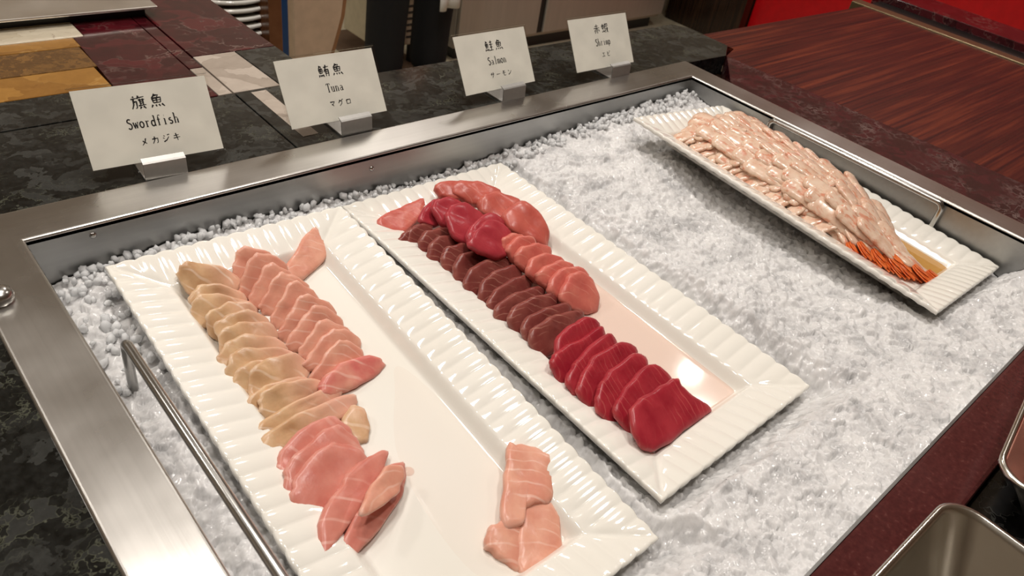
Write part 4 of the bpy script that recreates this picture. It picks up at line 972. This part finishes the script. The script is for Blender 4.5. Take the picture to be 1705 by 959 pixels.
for k, z in enumerate((.13, .155, .18, .205, .23, .255)):
    apart(boxo('vent_slot', 1.84, 1.92, 2.4985, 2.502, z, z + .009, M['black'], None, 0))
for x in (1.73, 1.905): apart(boxo('foot', x - .015, x + .015, 2.53, 2.56, 0, .10, M['black'], None, .002))

# beige curved panel, blue strip, brown board and the cart with stacked plates
bm = bmesh.new(); prof = [(0, 0), (.082, 0), (.082, .16), (.088, .24), (.104, .31), (.128, .38), (.152, .46), (.165, .56), (0, .56)]
va = [bm.verts.new((x, 0, z)) for x, z in prof]; vb = [bm.verts.new((x, .06, z)) for x, z in prof]; bm.faces.new(va); bm.faces.new(vb[::-1])
for k in range(len(prof)): bm.faces.new((va[k], va[(k + 1) % len(prof)], vb[(k + 1) % len(prof)], vb[k]))
bmesh.ops.recalc_face_normals(bm, faces=bm.faces[:])
bp2 = empty('beige_partition', 'beige laminated end panel with a flaring curved edge beyond the counter', 'panel', (V3(491, 60, 1.98).x, 1.98, 0))
from_bm('panel', bm, M['beige'], bp2)
bm = bmesh.new(); pr2 = [(p[0], p[1]) for p in prof[1:8]]
va = [bm.verts.new((x + .0005, .0, z)) for x, z in pr2] + []; vb = [bm.verts.new((x + .0005 + .012, .0, z)) for x, z in pr2]; vc = [bm.verts.new((x + .0125, .09, z)) for x, z in pr2]; vd = [bm.verts.new((x + .0005, .09, z)) for x, z in pr2]
for A, B in ((va, vb), (vb, vc), (vc, vd), (vd, va)):
    for k in range(len(pr2) - 1): bm.faces.new((A[k], B[k], B[k + 1], A[k + 1]))
bmesh.ops.recalc_face_normals(bm, faces=bm.faces[:]); from_bm('edge_band', bm, M['edge_brown'], bp2)
bl = boxo('blue_post', V3(463, 40, 1.95).x, V3(481, 40, 1.95).x, 1.95, 1.98, 0, .9, M['blue'], None, .004); tag(bl, 'narrow upright blue post beside the beige panel', 'post')
SY = 1.62; bz = V3(395, 44, SY).z; bx1 = V3(462, 20, SY - .12).x; bx0 = V3(430, 20, SY - .12).x; scx = V3(372, 20, SY).x
sc_ = empty('plate_shelf', 'brown wooden shelf cabinet beyond the counter holding stacked plates', 'cabinet', (scx, SY, 0))
def spart(o): o.location = -Vector(sc_.location); o.parent = sc_; return o
spart(boxo('side_board', bx1 - .03, bx1, SY - .14, SY + .2, 0, 1.05, M['brown_box'])); spart(boxo('shelf', scx - .22, bx1 - .031, SY - .14, SY + .2, bz - .03, bz, M['brown_box'])); spart(boxo('side_board', scx - .25, scx - .221, SY - .14, SY + .2, 0, 1.05, M['brown_box']))
spart(boxo('kick_board', scx - .22, bx1 - .031, SY - .10, SY - .08, 0, bz - .08, M['fridge'])); spart(boxo('back_board', scx - .22, bx1 - .031, SY + .18, SY + .199, bz, 1.05, M['brown_box']))
pV, pF = lathe([(.0001, .004), (.06, .004), (.075, .010), (.108, .016), (.111, .020), (.108, .0245), (.075, .0165), (.06, .011), (.0001, .011)], 40)
stack0 = None
for k in range(12):
    if stack0 is None: o = stack0 = mk('dinner_plate', pV, pF, M['porcelain'])
    else: o = stack0.copy(); COL.objects.link(o)
    o.location = (scx, SY, bz + .0003 + .0175 * k); tag(o, '{} white plate from the bottom of the stack on the brown shelf'.format(ORD[k]), 'plate', 'stacked plates on the shelf')

# person standing in the kitchen, seen from the shins down
def skin_obj(name, verts, edges, radii, mat, parent, root=0, sub=2):
    me = bpy.data.meshes.new(name); me.from_pydata(verts, edges, []); me.materials.append(mat)
    o = bpy.data.objects.new(name, me); COL.objects.link(o); o.parent = parent
    m = o.modifiers.new('skin', 'SKIN'); m.use_smooth_shade = True
    for i, r in enumerate(radii):
        r = r if isinstance(r, tuple) else (r, r); me.skin_vertices[0].data[i].radius = r; me.skin_vertices[0].data[i].use_root = (i == root)
    o.modifiers.new('sub', 'SUBSURF').levels = sub; o.modifiers['sub'].render_levels = sub
    return o
pe = empty('person', 'person in black trousers and black shoes standing behind the counter', 'person', ((V3(637, 60, 2.33).x + V3(722, 60, 2.33).x) / 2, 2.33, 0), None, (0, 0, -.05))
LX = .102
bv = [(0, 0, .98), (0, 0, 1.14), (0, .01, 1.32), (0, .01, 1.44), (0, 0, 1.50), (0, -.02, 1.56), (0, -.03, 1.64), (0, -.03, 1.70), (0, -.02, 1.735)]
be = [(i, i + 1) for i in range(8)]; br = [(.155, .105), (.14, .10), (.17, .11), (.14, .09), .055, (.062, .075), (.072, .092), (.070, .088), (.045, .055)]
for sgn in (-1, 1):
    i0 = len(bv); bv += [(sgn * .19, .01, 1.42), (sgn * .245, .0, 1.15), (sgn * .25, -.10, .93), (sgn * .25, -.13, .86)]; br += [.058, .045, .034, .026]; be += [(3, i0), (i0, i0 + 1), (i0 + 1, i0 + 2), (i0 + 2, i0 + 3)]
    h0 = len(bv)
    for f, (dx, ln) in enumerate(((-.03, .075), (-.01, .085), (.01, .08), (.028, .066))):
        j = len(bv); bv += [(sgn * .25 + dx, -.145, .815), (sgn * .25 + dx, -.155, .815 - ln * .55), (sgn * .25 + dx, -.142, .815 - ln)]; br += [.0095, .0085, .007]; be += [(i0 + 3, j), (j, j + 1), (j + 1, j + 2)]
    j = len(bv); bv += [(sgn * .21, -.165, .835), (sgn * .20, -.185, .80)]; br += [.010, .008]; be += [(i0 + 3, j), (j, j + 1)]
    l0 = len(bv); bv += [(sgn * .095, 0, .88), (sgn * LX, -.015, .50), (sgn * LX, .01, .12), (sgn * LX, .0, .06)]; br += [.085, .06, .045, .04]; be += [(0, l0), (l0, l0 + 1), (l0 + 1, l0 + 2), (l0 + 2, l0 + 3)]
skin_obj('body', bv, be, br, M['skin'], pe)
tv = [(0, 0, 1.02), (0, 0, .94)]; te = [(0, 1)]; trd = [(.165, .12), (.17, .125)]
for sgn in (-1, 1):
    i0 = len(tv); tv += [(sgn * .095, 0, .82), (sgn * LX, -.015, .50), (sgn * LX, .005, .25), (sgn * LX, .01, .05)]; te += [(1, i0), (i0, i0 + 1), (i0 + 1, i0 + 2), (i0 + 2, i0 + 3)]; trd += [.110, .088, .080, .080]
skin_obj('trousers', tv, te, trd, M['trouser'], pe)
jv = [(0, 0, .96), (0, 0, 1.14), (0, .01, 1.32), (0, .01, 1.44), (0, 0, 1.49)]; je = [(i, i + 1) for i in range(4)]; jr = [(.175, .125), (.155, .115), (.185, .125), (.155, .105), .065]
for sgn in (-1, 1):
    i0 = len(jv); jv += [(sgn * .195, .01, 1.42), (sgn * .247, .0, 1.15), (sgn * .25, -.09, .95)]; jr += [.07, .056, .046]; je += [(3, i0), (i0, i0 + 1), (i0 + 1, i0 + 2)]
skin_obj('jacket', jv, je, jr, M['white_cloth'], pe)
skin_obj('hair', [(0, -.01, 1.67), (0, .0, 1.73), (0, -.03, 1.765)], [(0, 1), (1, 2)], [(.078, .085), (.076, .092), (.045, .055)], M['hair'], pe)
for sgn in (-1, 1):
    skin_obj('shoe', [(sgn * LX - .02, .07, .05), (sgn * LX, -.02, .055), (sgn * LX + .06, -.09, .045), (sgn * LX + .13, -.15, .034)], [(0, 1), (1, 2), (2, 3)], [(.055, .05), (.06, .055), (.06, .045), (.046, .034)], M['shoe'], pe)
    skin_obj('ear', [(sgn * .072, -.02, 1.63), (sgn * .078, -.015, 1.655)], [(0, 1)], [.010, .012], M['skin'], pe)
    skin_obj('eye', [(sgn * .03, -.112, 1.655), (sgn * .034, -.112, 1.655)], [(0, 1)], [.008, .008], M['black'], pe)
skin_obj('nose', [(0, -.112, 1.65), (0, -.128, 1.62)], [(0, 1)], [.009, .013], M['skin'], pe)
skin_obj('mouth', [(-.02, -.112, 1.588), (0, -.117, 1.586), (.02, -.112, 1.588)], [(0, 1), (1, 2)], [.005, .006, .005], M['tu_pink'], pe)
# white towel hanging from the waistband
tv = []; tf = []
for i in range(19):
    z = .98 - .72 * i / 18
    for k in range(13):
        u = k / 12; tv.append((lerp(-.05, .05, u) * (1 + .1 * math.sin(i * .4)), .012 * math.sin(u * 9 + i * .2) , z))
for i in range(18):
    for k in range(12): a = i * 13 + k; tf.append((a, a + 1, a + 14, a + 13))
tw = mk('hand_towel', tv, tf, M['white_cloth']); tw.modifiers.new('s', 'SOLIDIFY').thickness = .008; tw.location = (V3(747, 5, 2.20).x, 2.20, V3(745, 14, 2.20).z - .26); tw.rotation_euler = (0, 0, .2)
tag(tw, 'white towel hanging beside the right trouser leg', 'towel')

# ------------------------------------------------------------------ water on the steel rim and stone
for i, (px, py, r_, el, lab) in enumerate([(1085, 145, .0028, 4.2, 'rim below the Shrimp card'), (745, 203, .0035, 3.0, 'rim between the Tuna and Salmon cards'), (895, 180, .0016, 1.3, 'rim below the Salmon card'), (1425, 865, .0035, 1.2, 'burgundy ledge near the steel pan')]):
    V, F = lathe([(.0001, .35), (.6, .3), (.9, .15), (1, 0)], 20)
    V = [(x * r_ * el * (1 + .2 * math.sin(3 * math.atan2(y, x))), y * r_ * (1 + .3 * math.sin(2 * math.atan2(y, x) + 1)), z * r_) for x, y, z in V]
    o = mk('water_drop', V, F, M['water']); o.location = U(px, py, .0013 if i < 3 else -.0003); o.rotation_euler = (0, 0, -.05); tag(o, 'clear water drop on the ' + lab, 'water drop')
